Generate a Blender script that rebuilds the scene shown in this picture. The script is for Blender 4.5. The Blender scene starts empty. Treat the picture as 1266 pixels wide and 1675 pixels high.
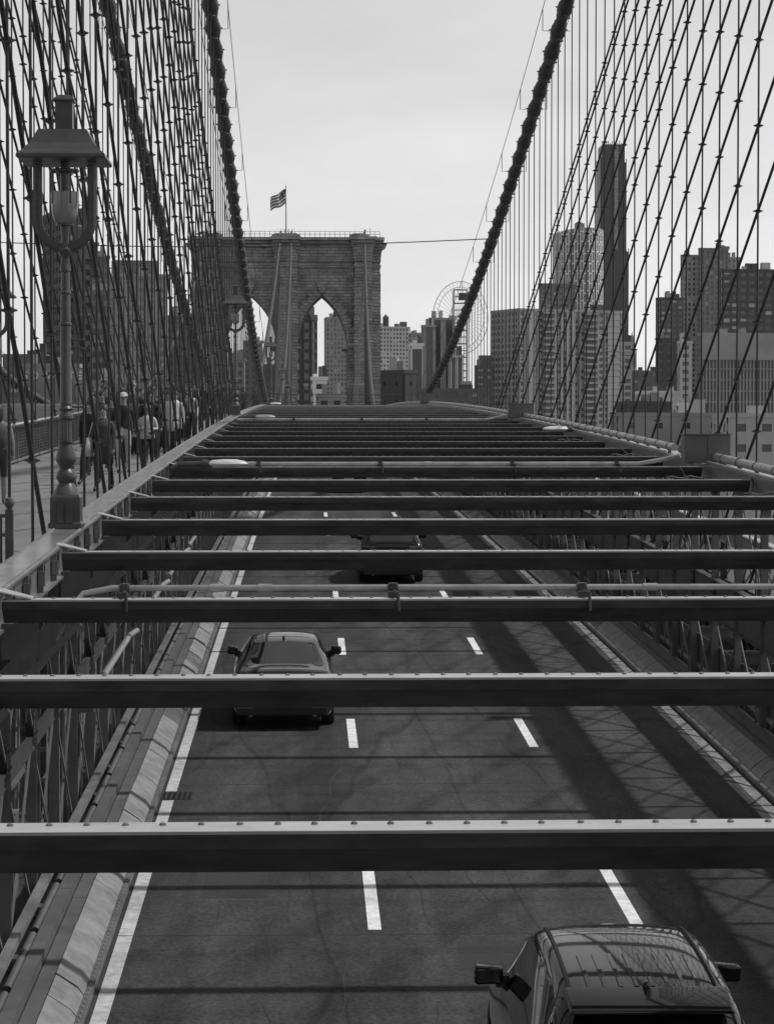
import bpy, bmesh, math, random
from mathutils import Vector, Matrix, Euler, Quaternion
R = math.radians
rnd = random.Random(7)

# ------------------------------------------------------------------ camera, sky, sun, exposure
F, PW, PH = 3780.0, 1266.0, 1675.0          # focal length in photograph pixels, photograph size
HZ, VX = 705.0, 505.0                        # horizon row, column of the bridge's vanishing point
ZC = 43.0                                    # camera height over the river
sc = bpy.context.scene
cd = bpy.data.cameras.new('camera'); cam = bpy.data.objects.new('camera', cd)
sc.collection.objects.link(cam); sc.camera = cam
cd.sensor_fit = 'VERTICAL'; cd.sensor_height = 36.0; cd.lens = 36.0 * F / PH
cd.clip_start = 0.5; cd.clip_end = 20000
cam.location = (0, 0, ZC)
cam.rotation_euler = (R(90) - math.atan((PH / 2 - HZ) / F), 0, -math.atan((PW / 2 - VX) / F))

SUN_EL = R(55.5)
sun_to = Vector((math.cos(SUN_EL) * math.cos(R(2)), math.cos(SUN_EL) * math.sin(R(2)), math.sin(SUN_EL)))  # towards the sun: right, a touch ahead
w = bpy.data.worlds.new('World'); sc.world = w; w.use_nodes = True
nt = w.node_tree; N = nt.nodes; L = nt.links
bg = N['Background']; bg.inputs['Strength'].default_value = 0.112
sky = N.new('ShaderNodeTexSky'); sky.sky_type = 'NISHITA'; sky.sun_disc = False
sky.sun_elevation = SUN_EL; sky.sun_rotation = math.atan2(sun_to.x, sun_to.y)
sky.air_density = 1.6; sky.dust_density = 0.2; sky.ozone_density = 1.0
bw = N.new('ShaderNodeRGBToBW'); L.new(sky.outputs[0], bw.inputs[0])
tc = N.new('ShaderNodeTexCoord'); mp = N.new('ShaderNodeMapping'); mp.inputs['Scale'].default_value = (2.2, 2.2, 7.0)
L.new(tc.outputs['Generated'], mp.inputs[0])
cn = N.new('ShaderNodeTexNoise'); cn.inputs['Scale'].default_value = 2.4; cn.inputs['Detail'].default_value = 6; cn.inputs['Roughness'].default_value = .55
L.new(mp.outputs[0], cn.inputs[0])
cr = N.new('ShaderNodeMapRange'); cr.inputs['From Min'].default_value = .38; cr.inputs['From Max'].default_value = .68
cr.inputs['To Min'].default_value = .93; cr.inputs['To Max'].default_value = 1.08
L.new(cn.outputs[0], cr.inputs[0])
mu = N.new('ShaderNodeMath'); mu.operation = 'MULTIPLY'; L.new(bw.outputs[0], mu.inputs[0]); L.new(cr.outputs[0], mu.inputs[1])
L.new(mu.outputs[0], bg.inputs[0])
sl = bpy.data.lights.new('sun', 'SUN'); sl.energy = 2.25; sl.angle = R(1.4); sl.color = (1, 1, 1)
so = bpy.data.objects.new('sun', sl); sc.collection.objects.link(so)
so.rotation_euler = sun_to.to_track_quat('Z', 'Y').to_euler()
sc.view_settings.view_transform = 'Standard'; sc.view_settings.look = 'None'
sc.view_settings.exposure = 0.27; sc.view_settings.gamma = 1.0; sc.view_settings.use_curve_mapping = False
sc.render.engine = 'CYCLES'; sc.cycles.use_denoising = True
sc.cycles.max_bounces = 6; sc.cycles.transparent_max_bounces = 8

# ------------------------------------------------------------------ helpers
COL = sc.collection
CAMM = cam.rotation_euler.to_matrix()
def at(px, py, Y):
    """world point seen at photograph pixel (px, py) at distance Y along the bridge"""
    d = CAMM @ Vector(((px - PW / 2) / F, -(py - PH / 2) / F, -1))
    return Vector((0, 0, ZC)) + d * (Y / d.y)
S0, CC = 0.0368, 8.0e-5
def dk(Y): return ZC + S0 * Y - CC * Y * Y     # camera-height line that follows the deck's camber
def P(X, Y, h): return Vector((X, Y, dk(Y) + h))
ROAD = -6.53                                    # roadway, relative to that line
BEAM = -2.05                                    # tops of the overhead cross beams
BP = 4.572

WL = {}
def tag(o, label=None, cat=None, group=None, kind=None):
    if label: o['label'] = label
    if cat: o['category'] = cat
    if group: o['group'] = group
    if kind: o['kind'] = kind
    return o
def thing(name, label, cat, loc=(0, 0, 0), group=None, rz=0):
    o = bpy.data.objects.new(name, None); COL.objects.link(o)
    o.location = loc; o.rotation_euler = (0, 0, rz); o.empty_display_size = .2
    WL[o.name] = Vector(loc)
    return tag(o, label, cat, group)
def wl(o):
    return WL.get(o.name, Vector((0, 0, 0))) if o else Vector((0, 0, 0))

class MB:
    def __init__(s): s.v = []; s.f = []; s.m = []
    def quad(s, *p, m=0):
        n = len(s.v); s.v += [Vector(q) for q in p]; s.f.append(tuple(range(n, n + len(p)))); s.m.append(m)
    def hexa(s, p, m=0):
        """8 points: bottom ring 0-3, top ring 4-7 (counter-clockwise from above)"""
        n = len(s.v); s.v += [Vector(q) for q in p]
        for f in ((3, 2, 1, 0), (4, 5, 6, 7), (0, 1, 5, 4), (1, 2, 6, 5), (2, 3, 7, 6), (3, 0, 4, 7)):
            s.f.append(tuple(n + i for i in f)); s.m.append(m)
    def box(s, x0, x1, y0, y1, z0, z1, m=0):
        s.hexa([(x0, y0, z0), (x1, y0, z0), (x1, y1, z0), (x0, y1, z0), (x0, y0, z1), (x1, y0, z1), (x1, y1, z1), (x0, y1, z1)], m)
    def dbox(s, x0, x1, y0, y1, h0, h1, m=0):
        """box that follows the deck's camber between y0 and y1"""
        s.hexa([P(x0, y0, h0), P(x1, y0, h0), P(x1, y1, h0), P(x0, y1, h0), P(x0, y0, h1), P(x1, y0, h1), P(x1, y1, h1), P(x0, y1, h1)], m)
    def bar(s, a, b, wx, wz, m=0, up=(0, 0, 1)):
        a, b = Vector(a), Vector(b); d = (b - a).normalized(); u = Vector(up)
        if abs(d.dot(u)) > .98: u = Vector((1, 0, 0))
        sd = d.cross(u).normalized() * wx / 2; u2 = sd.cross(d).normalized() * wz / 2
        s.hexa([a - sd - u2, a + sd - u2, b + sd - u2, b - sd - u2, a - sd + u2, a + sd + u2, b + sd + u2, b - sd + u2], m)
    def tube(s, pts, r, n=8, m=0, caps=True):
        pts = [Vector(p) for p in pts]; k0 = len(s.v); rs = r if isinstance(r, (list, tuple)) else [r] * len(pts)
        pu = None
        for i, p in enumerate(pts):
            d = (pts[min(i + 1, len(pts) - 1)] - pts[max(i - 1, 0)]).normalized()
            u = Vector((0, 0, 1)) if abs(d.z) < .9 else Vector((1, 0, 0))
            if pu is not None: u = pu
            sd = d.cross(u).normalized(); u = sd.cross(d).normalized(); pu = u
            for j in range(n):
                a = 2 * math.pi * j / n; s.v.append(p + (sd * math.cos(a) + u * math.sin(a)) * rs[i])
        for i in range(len(pts) - 1):
            for j in range(n):
                a, b = k0 + i * n + j, k0 + i * n + (j + 1) % n
                s.f.append((a, b, b + n, a + n)); s.m.append(m)
        if caps:
            s.f.append(tuple(k0 + j for j in reversed(range(n)))); s.m.append(m)
            e = k0 + (len(pts) - 1) * n; s.f.append(tuple(e + j for j in range(n))); s.m.append(m)
    def lathe(s, prof, c=(0, 0, 0), n=16, m=0, rot=0, sq=False):
        """profile [(radius, z)]; n-sided"""
        c = Vector(c); k0 = len(s.v)
        for r, z in prof:
            for j in range(n):
                a = 2 * math.pi * (j + rot) / n
                s.v.append(c + Vector((r * math.cos(a), r * math.sin(a), z)))
        for i in range(len(prof) - 1):
            for j in range(n):
                a, b = k0 + i * n + j, k0 + i * n + (j + 1) % n
                s.f.append((a, b, b + n, a + n)); s.m.append(m)
        s.f.append(tuple(k0 + j for j in reversed(range(n)))); s.m.append(m)
        e = k0 + (len(prof) - 1) * n; s.f.append(tuple(e + j for j in range(n))); s.m.append(m)
    def mesh(s, name, mats, off=Vector((0, 0, 0)), smooth=False, bevel=0):
        me = bpy.data.meshes.new(name)
        me.from_pydata([tuple(v - off) for v in s.v], [], s.f)
        for x in (mats if isinstance(mats, (list, tuple)) else [mats]): me.materials.append(M[x])
        for i, p in enumerate(me.polygons): p.material_index = s.m[i]; p.use_smooth = smooth
        me.update(); return me
    def build(s, name, mats, parent=None, smooth=False, bevel=0, kind=None):
        off = wl(parent)
        o = bpy.data.objects.new(name, s.mesh(name, mats, off, smooth)); COL.objects.link(o)
        if parent: o.parent = parent; WL[o.name] = off
        if bevel:
            b = o.modifiers.new('bevel', 'BEVEL'); b.width = bevel; b.segments = 2; b.limit_method = 'ANGLE'
        if smooth and not bevel:
            o.data.shade_smooth() if hasattr(o.data, 'shade_smooth') else None
            try: o.data.set_sharp_from_angle(angle=R(40))
            except Exception: pass
        if kind: o['kind'] = kind
        return o
def inst(name, me, parent, loc, rot=None, scale=None, kind=None):
    """another object on shared mesh data; loc in world space"""
    o = bpy.data.objects.new(name, me); COL.objects.link(o)
    if parent: o.parent = parent
    o.location = Vector(loc) - wl(parent)
    if rot is not None:
        if isinstance(rot, Quaternion): o.rotation_mode = 'QUATERNION'; o.rotation_quaternion = rot
        else: o.rotation_euler = rot
    if scale: o.scale = scale
    if kind: o['kind'] = kind
    WL[o.name] = Vector(loc)
    return o

# ------------------------------------------------------------------ materials (the photograph is black and white: neutral greys)
M = {}
def mat(name, v, rough=.6, metal=0, var=.25, scale=3.0, bump=0.0, bscale=30.0, stretch=(1, 1, 1), detail=6, streak=0, coat=0, spec=None, emit=0):
    m = bpy.data.materials.new(name); m.use_nodes = True; n = m.node_tree.nodes; l = m.node_tree.links
    b = n['Principled BSDF']; b.inputs['Roughness'].default_value = rough; b.inputs['Metallic'].default_value = metal
    b.inputs['Base Color'].default_value = (v, v, v, 1)
    if coat: b.inputs['Coat Weight'].default_value = coat; b.inputs['Coat Roughness'].default_value = .04 if v < .03 else .2
    if spec is not None: b.inputs['Specular IOR Level'].default_value = spec
    if var or bump:
        g = n.new('ShaderNodeNewGeometry'); mpn = n.new('ShaderNodeMapping'); mpn.inputs['Scale'].default_value = stretch
        l.new(g.outputs['Position'], mpn.inputs[0])
    if var:
        t = n.new('ShaderNodeTexNoise'); t.inputs['Scale'].default_value = scale; t.inputs['Detail'].default_value = detail; t.inputs['Roughness'].default_value = .6
        l.new(mpn.outputs[0], t.inputs[0])
        r = n.new('ShaderNodeMapRange'); r.inputs['From Min'].default_value = .3; r.inputs['From Max'].default_value = .7
        r.inputs['To Min'].default_value = v * (1 - var); r.inputs['To Max'].default_value = v * (1 + var)
        l.new(t.outputs[0], r.inputs[0]); l.new(r.outputs[0], b.inputs['Base Color'])
    if bump:
        t2 = n.new('ShaderNodeTexNoise'); t2.inputs['Scale'].default_value = bscale; t2.inputs['Detail'].default_value = 5
        l.new(mpn.outputs[0], t2.inputs[0])
        bp = n.new('ShaderNodeBump'); bp.inputs['Strength'].default_value = bump; bp.inputs['Distance'].default_value = .02
        l.new(t2.outputs[0], bp.inputs['Height']); l.new(bp.outputs[0], b.inputs['Normal'])
    M[name] = m; return m
mat('steel_light', .24, .28, 0, .35, 2.5, .1, 40, spec=1.0, coat=.4)
mat('shaded_beam_steel', .078, .5, 0, .4, 2.6, .05, 25, (1, 3, 3), spec=.3)  # beam lip and web: their shade is darkened into the colour
mat('sunlit_plate', .44, .38, 0, .16, 2.2, .05, 25, (1, 3, 3), spec=.5)  # same beam steel on top, sunlight painted in as a paler tone
mat('black_and_shade', .014, .7, 0, .4, 4, .1, 20, spec=.2)  # near-black; on the stringer it carries painted-in shade
mat('paint_edge', .5, .75, 0, .3, 9, .15, 60, detail=9)
mat('b_black', .018, .5, 0, .3, .1)
mat('b_strip', .3, .8, 0, .15, .1)
mat('steel_mid', .14, .45, 0, .3, 2.0, .15, 30)
mat('steel_dark', .05, .6, 0, .35, 2.0, .15, 30)
mat('rope', .035, .6, 0, .3, 6, .25, 60)
mat('cable_wrap', .06, .75, 0, .35, 3, .5, 14)
mat('band_steel', .07, .6, 0, .35, 5, .3, 20)
mat('galvanised', .3, .4, .2, .2, 5)
mat('grey_paint', .115, .5, 0, .2, 3, .05)
mat('lamp_iron', .075, .36, 0, .25, 4, .1, 30)
mat('lamp_glass', .24, .15, 0, .0, 8, spec=.7)
mat('luminaire_head', .62, .4, 0, .1, 6)
mat('concrete', .23, .85, 0, .28, 4, .4, 25)
mat('concrete_dark', .12, .9, 0, .3, 5, .4, 25)
mat('paint_white', .8, .7, 0, .22, 9, .15, 60, detail=9)
mat('paint_worn', .22, .8, 0, .5, 9, .2, 50)
mat('planks', .2, .8, 0, .3, 6, .35, 6, (.6, 9, 1))
mat('water', .06, .15, 0, .1, .05, .4, .6)
mat('land', .16, .95, 0, .4, .02, 0)
mat('soffit', .04, .9, 0, .3, 2)
mat('car_black', .004, .12, 0, 0, coat=1, spec=.1)
mat('car_dark', .006, .12, .0, 0, coat=1, spec=.15)
mat('car_glass', .008, .03, 0, 0, spec=1.0, coat=.6)
mat('tyre', .02, .85, 0, .2, 20)
mat('alloy', .3, .3, .8, .1, 5)
mat('chrome', .6, .12, 1, 0)
mat('tail_lamp', .06, .12, 0, 0, spec=.7)
mat('plate', .5, .5, 0, .1, 20)
mat('plastic', .02, .5, 0, .1, 10)
mat('skin', .25, .6, 0, .06, 20)
mat('hair', .025, .55, 0, .2, 40)
mat('cloth_black', .018, .85, 0, .3, 15, .3, 40)
mat('cloth_dark', .05, .85, 0, .3, 15, .3, 40)
mat('cloth_mid', .16, .85, 0, .25, 15, .3, 40)
mat('cloth_light', .45, .85, 0, .15, 15, .3, 40)
mat('cloth_white', .68, .85, 0, .1, 15, .3, 40)
mat('flag_dark', .08, .8, 0, .1, 5)
mat('flag_light', .7, .8, 0, .05, 5)
mat('tar', .034, .8, 0, .2, 8)
mat('asphalt_new', .036, .9, 0, .25, 20, .3, 60)
# buildings
mat('b_dark', .05, .8, 0, .2, .08)
mat('b_brick', .13, .85, 0, .22, .15)
mat('b_grey', .24, .8, 0, .2, .1)
mat('b_pale', .4, .8, 0, .15, .1)
mat('b_white', .7, .75, 0, .1, .1)
mat('b_glass', .03, .15, 0, .5, .12, spec=.6)
mat('b_glass_light', .16, .25, 0, .5, .15, spec=.6)
mat('b_roof', .14, .9, 0, .3, .1)
mat('mast', .6, .5, 0, .1, 1)

def stone():
    m = bpy.data.materials.new('granite'); m.use_nodes = True; n = m.node_tree.nodes; l = m.node_tree.links; b = n['Principled BSDF']
    b.inputs['Roughness'].default_value = .9
    g = n.new('ShaderNodeNewGeometry'); sx = n.new('ShaderNodeSeparateXYZ'); l.new(g.outputs['Position'], sx.inputs[0])
    ad = n.new('ShaderNodeMath'); ad.operation = 'ADD'; l.new(sx.outputs[0], ad.inputs[0]); l.new(sx.outputs[1], ad.inputs[1])
    cb = n.new('ShaderNodeCombineXYZ'); l.new(ad.outputs[0], cb.inputs[0]); l.new(sx.outputs[2], cb.inputs[1])
    br = n.new('ShaderNodeTexBrick'); l.new(cb.outputs[0], br.inputs[0])
    br.inputs['Scale'].default_value = 1; br.inputs['Brick Width'].default_value = 1.7; br.inputs['Row Height'].default_value = .62
    br.inputs['Mortar Size'].default_value = .05; br.inputs['Mortar Smooth'].default_value = .3
    br.inputs['Color1'].default_value = (.25, .25, .25, 1); br.inputs['Color2'].default_value = (.34, .34, .34, 1); br.inputs['Mortar'].default_value = (.12, .12, .12, 1)
    br.offset_frequency = 2; br.squash = 1.4; br.squash_frequency = 3
    t = n.new('ShaderNodeTexNoise'); t.inputs['Scale'].default_value = .3; t.inputs['Detail'].default_value = 9; t.inputs['Roughness'].default_value = .65; l.new(g.outputs['Position'], t.inputs[0])
    mr = n.new('ShaderNodeMapRange'); mr.inputs['From Min'].default_value = .3; mr.inputs['From Max'].default_value = .7; mr.inputs['To Min'].default_value = .55; mr.inputs['To Max'].default_value = 1.45
    l.new(t.outputs[0], mr.inputs[0])
    mx = n.new('ShaderNodeMix'); mx.data_type = 'RGBA'; mx.blend_type = 'MULTIPLY'; mx.inputs[0].default_value = 1
    l.new(br.outputs[0], mx.inputs[6]); l.new(mr.outputs[0], mx.inputs[7]); l.new(mx.outputs[2], b.inputs['Base Color'])
    bp = n.new('ShaderNodeBump'); bp.inputs['Strength'].default_value = .8; bp.inputs['Distance'].default_value = .25; l.new(br.outputs['Fac'], bp.inputs['Height']); bp.invert = True
    l.new(bp.outputs[0], b.inputs['Normal']); M['granite'] = m
stone()
def asphalt():
    m = bpy.data.materials.new('asphalt'); m.use_nodes = True; n = m.node_tree.nodes; l = m.node_tree.links; b = n['Principled BSDF']
    b.inputs['Roughness'].default_value = .92; b.inputs['Specular IOR Level'].default_value = .25
    g = n.new('ShaderNodeNewGeometry')
    def noise(scale, st, det=5):
        mp = n.new('ShaderNodeMapping'); mp.inputs['Scale'].default_value = st; l.new(g.outputs['Position'], mp.inputs[0])
        t = n.new('ShaderNodeTexNoise'); t.inputs['Scale'].default_value = scale; t.inputs['Detail'].default_value = det; l.new(mp.outputs[0], t.inputs[0]); return t.outputs[0]
    def rng(s, a, c, lo, hi):
        r = n.new('ShaderNodeMapRange'); r.inputs['From Min'].default_value = a; r.inputs['From Max'].default_value = c; r.inputs['To Min'].default_value = lo; r.inputs['To Max'].default_value = hi
        l.new(s, r.inputs[0]); return r.outputs[0]
    def mul(a, c):
        k = n.new('ShaderNodeMath'); k.operation = 'MULTIPLY'; l.new(a, k.inputs[0]); l.new(c, k.inputs[1]); return k.outputs[0]
    v = mul(rng(noise(1.3, (1, .03, 1)), .35, .65, .72, 1.3), rng(noise(.7, (1, .5, 1)), .3, .7, .8, 1.2))
    v = mul(v, rng(noise(22, (1, .8, 1), 4), .3, .7, .66, 1.36)); v = mul(v, rng(noise(5, (1, .35, 1), 4), .3, .7, .85, 1.15))
    sp = n.new('ShaderNodeTexVoronoi'); sp.inputs['Scale'].default_value = 1.1; l.new(g.outputs['Position'], sp.inputs[0])
    v = mul(v, rng(sp.outputs[0], .02, .06, 1.5, 1.0))
    # sealed cracks wander along the lanes
    vo = n.new('ShaderNodeTexVoronoi'); vo.feature = 'DISTANCE_TO_EDGE'; vo.inputs['Scale'].default_value = .42
    mp = n.new('ShaderNodeMapping'); mp.inputs['Scale'].default_value = (1.1, .12, 1); l.new(g.outputs['Position'], mp.inputs[0])
    ds = n.new('ShaderNodeTexNoise'); ds.inputs['Scale'].default_value = 1.5; l.new(mp.outputs[0], ds.inputs[0])
    va = n.new('ShaderNodeVectorMath'); va.operation = 'MULTIPLY_ADD'; va.inputs[1].default_value = (.5, .5, .5); l.new(ds.outputs[1], va.inputs[0]); l.new(mp.outputs[0], va.inputs[2])
    l.new(va.outputs[0], vo.inputs[0])
    v = mul(v, rng(vo.outputs[0], .003, .014, .7, 1.0))
    k = n.new('ShaderNodeMath'); k.operation = 'MULTIPLY'; k.inputs[1].default_value = .052; l.new(v, k.inputs[0]); l.new(k.outputs[0], b.inputs['Base Color'])
    bp = n.new('ShaderNodeBump'); bp.inputs['Strength'].default_value = .35; bp.inputs['Distance'].default_value = .01
    l.new(noise(90, (1, 1, 1), 2), bp.inputs['Height']); l.new(bp.outputs[0], b.inputs['Normal'])
    M['asphalt'] = m
asphalt()

# ------------------------------------------------------------------ setting: river, land, deck, road, promenade
b = MB(); b.quad((-4000, -800, 0), (4000, -800, 0), (4000, 560, 0), (-4000, 560, 0))
tag(b.build('river_water', 'water'), kind='structure')
b = MB(); b.box(-4000, 4000, 520, 6000, -2, 1.6)
tag(b.build('land', 'land'), kind='structure')

YS = [2 + 6 * i for i in range(80)]             # 2 .. 476
def strip(name, x0, x1, h, m, y0=2, y1=476, parent=None, th=0, step=6):
    b = MB(); n = max(1, int((y1 - y0) / step)); ys = [y0 + (y1 - y0) * i / n for i in range(n + 1)]
    for i in range(n):
        if th: b.dbox(x0, x1, ys[i], ys[i + 1], h - th, h)
        else: b.quad(P(x0, ys[i], h), P(x1, ys[i], h), P(x1, ys[i + 1], h), P(x0, ys[i + 1], h))
    return b.build(name, m, parent)
tag(strip('bridge_deck', -21.2, 10.6, ROAD - .25, 'soffit'), kind='structure')
road = tag(strip('road', -2.3, 6.95, ROAD, 'asphalt'), kind='structure')
road2 = tag(strip('road_far_side', -18.2, -8.6, ROAD, 'asphalt'), kind='structure'); road2.name = 'road'
prom_floor = tag(strip('footpath', -7.25, -3.15, -2.65, 'planks', 16, 476, th=.08), kind='structure')
# paint
strip('edge_line', -2.13, -1.965, ROAD + .004, 'paint_edge', 22, 33.6, road); strip('edge_line', -2.13, -1.965, ROAD + .004, 'paint_edge', 34.3, 43.3, road)
strip('edge_line', -2.13, -1.965, ROAD + .004, 'paint_edge', 44.0, 470, road)
strip('edge_line', 6.5, 6.68, ROAD + .004, 'paint_worn', 4, 470, road)
for k in range(-1, 36):
    y0 = 25.9 + 12.19 * k
    for x in (.74, 3.73):
        b = MB(); b.quad(*[P(x + dx, y0 + dy, ROAD + .004) for dx, dy in ((-.075, 0), (.075, 0), (.075, 3.1), (-.075, 3.1))])
        b.build('lane_dash', 'paint_white', road)
for k in range(60):
    y0 = 9.97 + 2.0 + BP * k
    b = MB(); b.quad(*[P(x, y0 + dy + .02 * math.sin(x * 3 + k), ROAD + .002) for x, dy in ((-2.3, 0), (6.9, 0), (6.9, .03), (-2.3, .03))]); b.build('joint_seam', 'tar', road)
for q, (x0, ya, yb) in enumerate(((1.25, 14, 70), (2.15, 20, 60), (3.25, 14, 90), (4.3, 22, 80), (-.3, 18, 60), (-1.2, 25, 90), (.35, 14, 45))):
    b = MB(); yy = ya
    while yy < yb:
        if rnd.random() < .55:
            pts_ = [(x0 + .16 * math.sin(y_ * .55 + q) + .05 * math.sin(y_ * 2.3 + q * 2), y_) for y_ in (yy, yy + .5, yy + 1.0)]
            w_ = rnd.uniform(.005, .012)
            for (xa, y1_), (xb, y2_) in zip(pts_, pts_[1:]): b.quad(P(xa - w_, y1_, ROAD + .0025), P(xa + w_, y1_, ROAD + .0025), P(xb + w_, y2_, ROAD + .0025), P(xb - w_, y2_, ROAD + .0025))
        yy += 1.0
    b.build('tar_seam', 'tar', road)
for x0, y0, wx, ly in ((2.75, 39.6, .75, 1.3), (-1.3, 27.5, .8, 2.4), (1.6, 24.2, .9, 1.1), (4.6, 31, 1.0, 3.0), (.1, 52, .9, 2.5), (2.9, 55, .8, 2.0)):
    b = MB(); b.quad(*[P(x0 + dx, y0 + dy, ROAD + .0015) for dx, dy in ((0, 0), (wx, .03), (wx - .02, ly), (.03, ly - .04))]); b.build('asphalt_patch', 'asphalt_new', road)
for y0 in (33.7, 43.4):
    b = MB(); b.dbox(-2.16, -1.7, y0 - .02, y0 + .55, ROAD + .003, ROAD + .006, 1)
    for i in range(6): b.dbox(-2.14 + i * .075, -2.11 + i * .075, y0, y0 + .5, ROAD + .006, ROAD + .016, 0)
    b.build('drain_grate', ['black_and_shade', 'soffit'], road)

# ------------------------------------------------------------------ road edges: kerb blocks, channels, pipe, low rail
def road_edge(sgn, xl, label):
    """sgn -1: left of the road, +1: right; xl: inner foot of the kerb"""
    t = thing('road_barrier', label, 'barrier', P(xl, 20, ROAD))
    X = lambda d: xl + sgn * d
    y = 8.0; k = 0
    while y < 150:
        ln = rnd.choice((1.5, 2.1, 2.1, .75)); g = .03
        b = MB(); j = rnd.uniform(-.012, .012)
        xs = [X(.0), X(.06), X(.27)]; hs = [ROAD + .10, ROAD + .17 + j, ROAD + .31 + j]
        for i in range(2):
            a0, a1 = (i, i + 1) if sgn > 0 else (i + 1, i)
            lo, hi = (xs[a0], xs[a1]); h0, h1 = hs[a0], hs[a1]
            b.hexa([P(lo, y, ROAD - .1), P(hi, y, ROAD - .1), P(hi, y + ln - g, ROAD - .1), P(lo, y + ln - g, ROAD - .1),
                    P(lo, y, h0), P(hi, y, h1), P(hi, y + ln - g, h1), P(lo, y + ln - g, h0)])
        b.build('concrete_block', 'concrete' if rnd.random() < .86 else 'concrete_dark', t); y += ln
    def run(name, d0, d1, h0, h1, m, y0=8, y1=250, step=9.144):
        yy = y0
        while yy < y1:
            b = MB(); a, c = sorted((X(d0), X(d1))); b.dbox(a, c, yy, yy + step - .015, h0, h1); b.build(name, m, t); yy += step
    run('edge_angle', -.07, -.005, ROAD + .003, ROAD + .09, 'steel_mid')
    run('channel', .285, .44, ROAD, ROAD + .30, 'grey_paint'); run('channel', .455, .6, ROAD + .05, ROAD + .41, 'grey_paint')
    run('rail', .69, .79, ROAD + .50, ROAD + .58, 'steel_light', 10, 160, 4.5)
    run('rail_web', .77, .789, ROAD + .34, ROAD + .499, 'steel_mid', 10, 160, 4.5)
    yy = 8.5
    while yy < 90:
        b = MB(); b.tube([P(X(.66), yy, ROAD + .36), P(X(.66), yy + 2.1, ROAD + .36)], .05, 10); b.build('pipe', 'grey_paint', t, True)
        b = MB(); b.box(-.01, .01, -.05, .05, 0, .1); yy += 2.286
    # bolts along the edge angle
    b = MB()
    for i in range(700):
        c = P(X(-.035), 12 + i * .16, ROAD + .09); b.lathe([(.014, 0), (.014, .008), (.006, .014)], c, 5)
    b.build('bolts', 'steel_light', t, kind='stuff')
    return t
road_edge(-1, -2.25, 'pale concrete kerb with steel channels and low rail left of the edge line')
road_edge(1, 6.8, 'shaded concrete kerb and steel channels along the right edge of the road')

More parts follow.
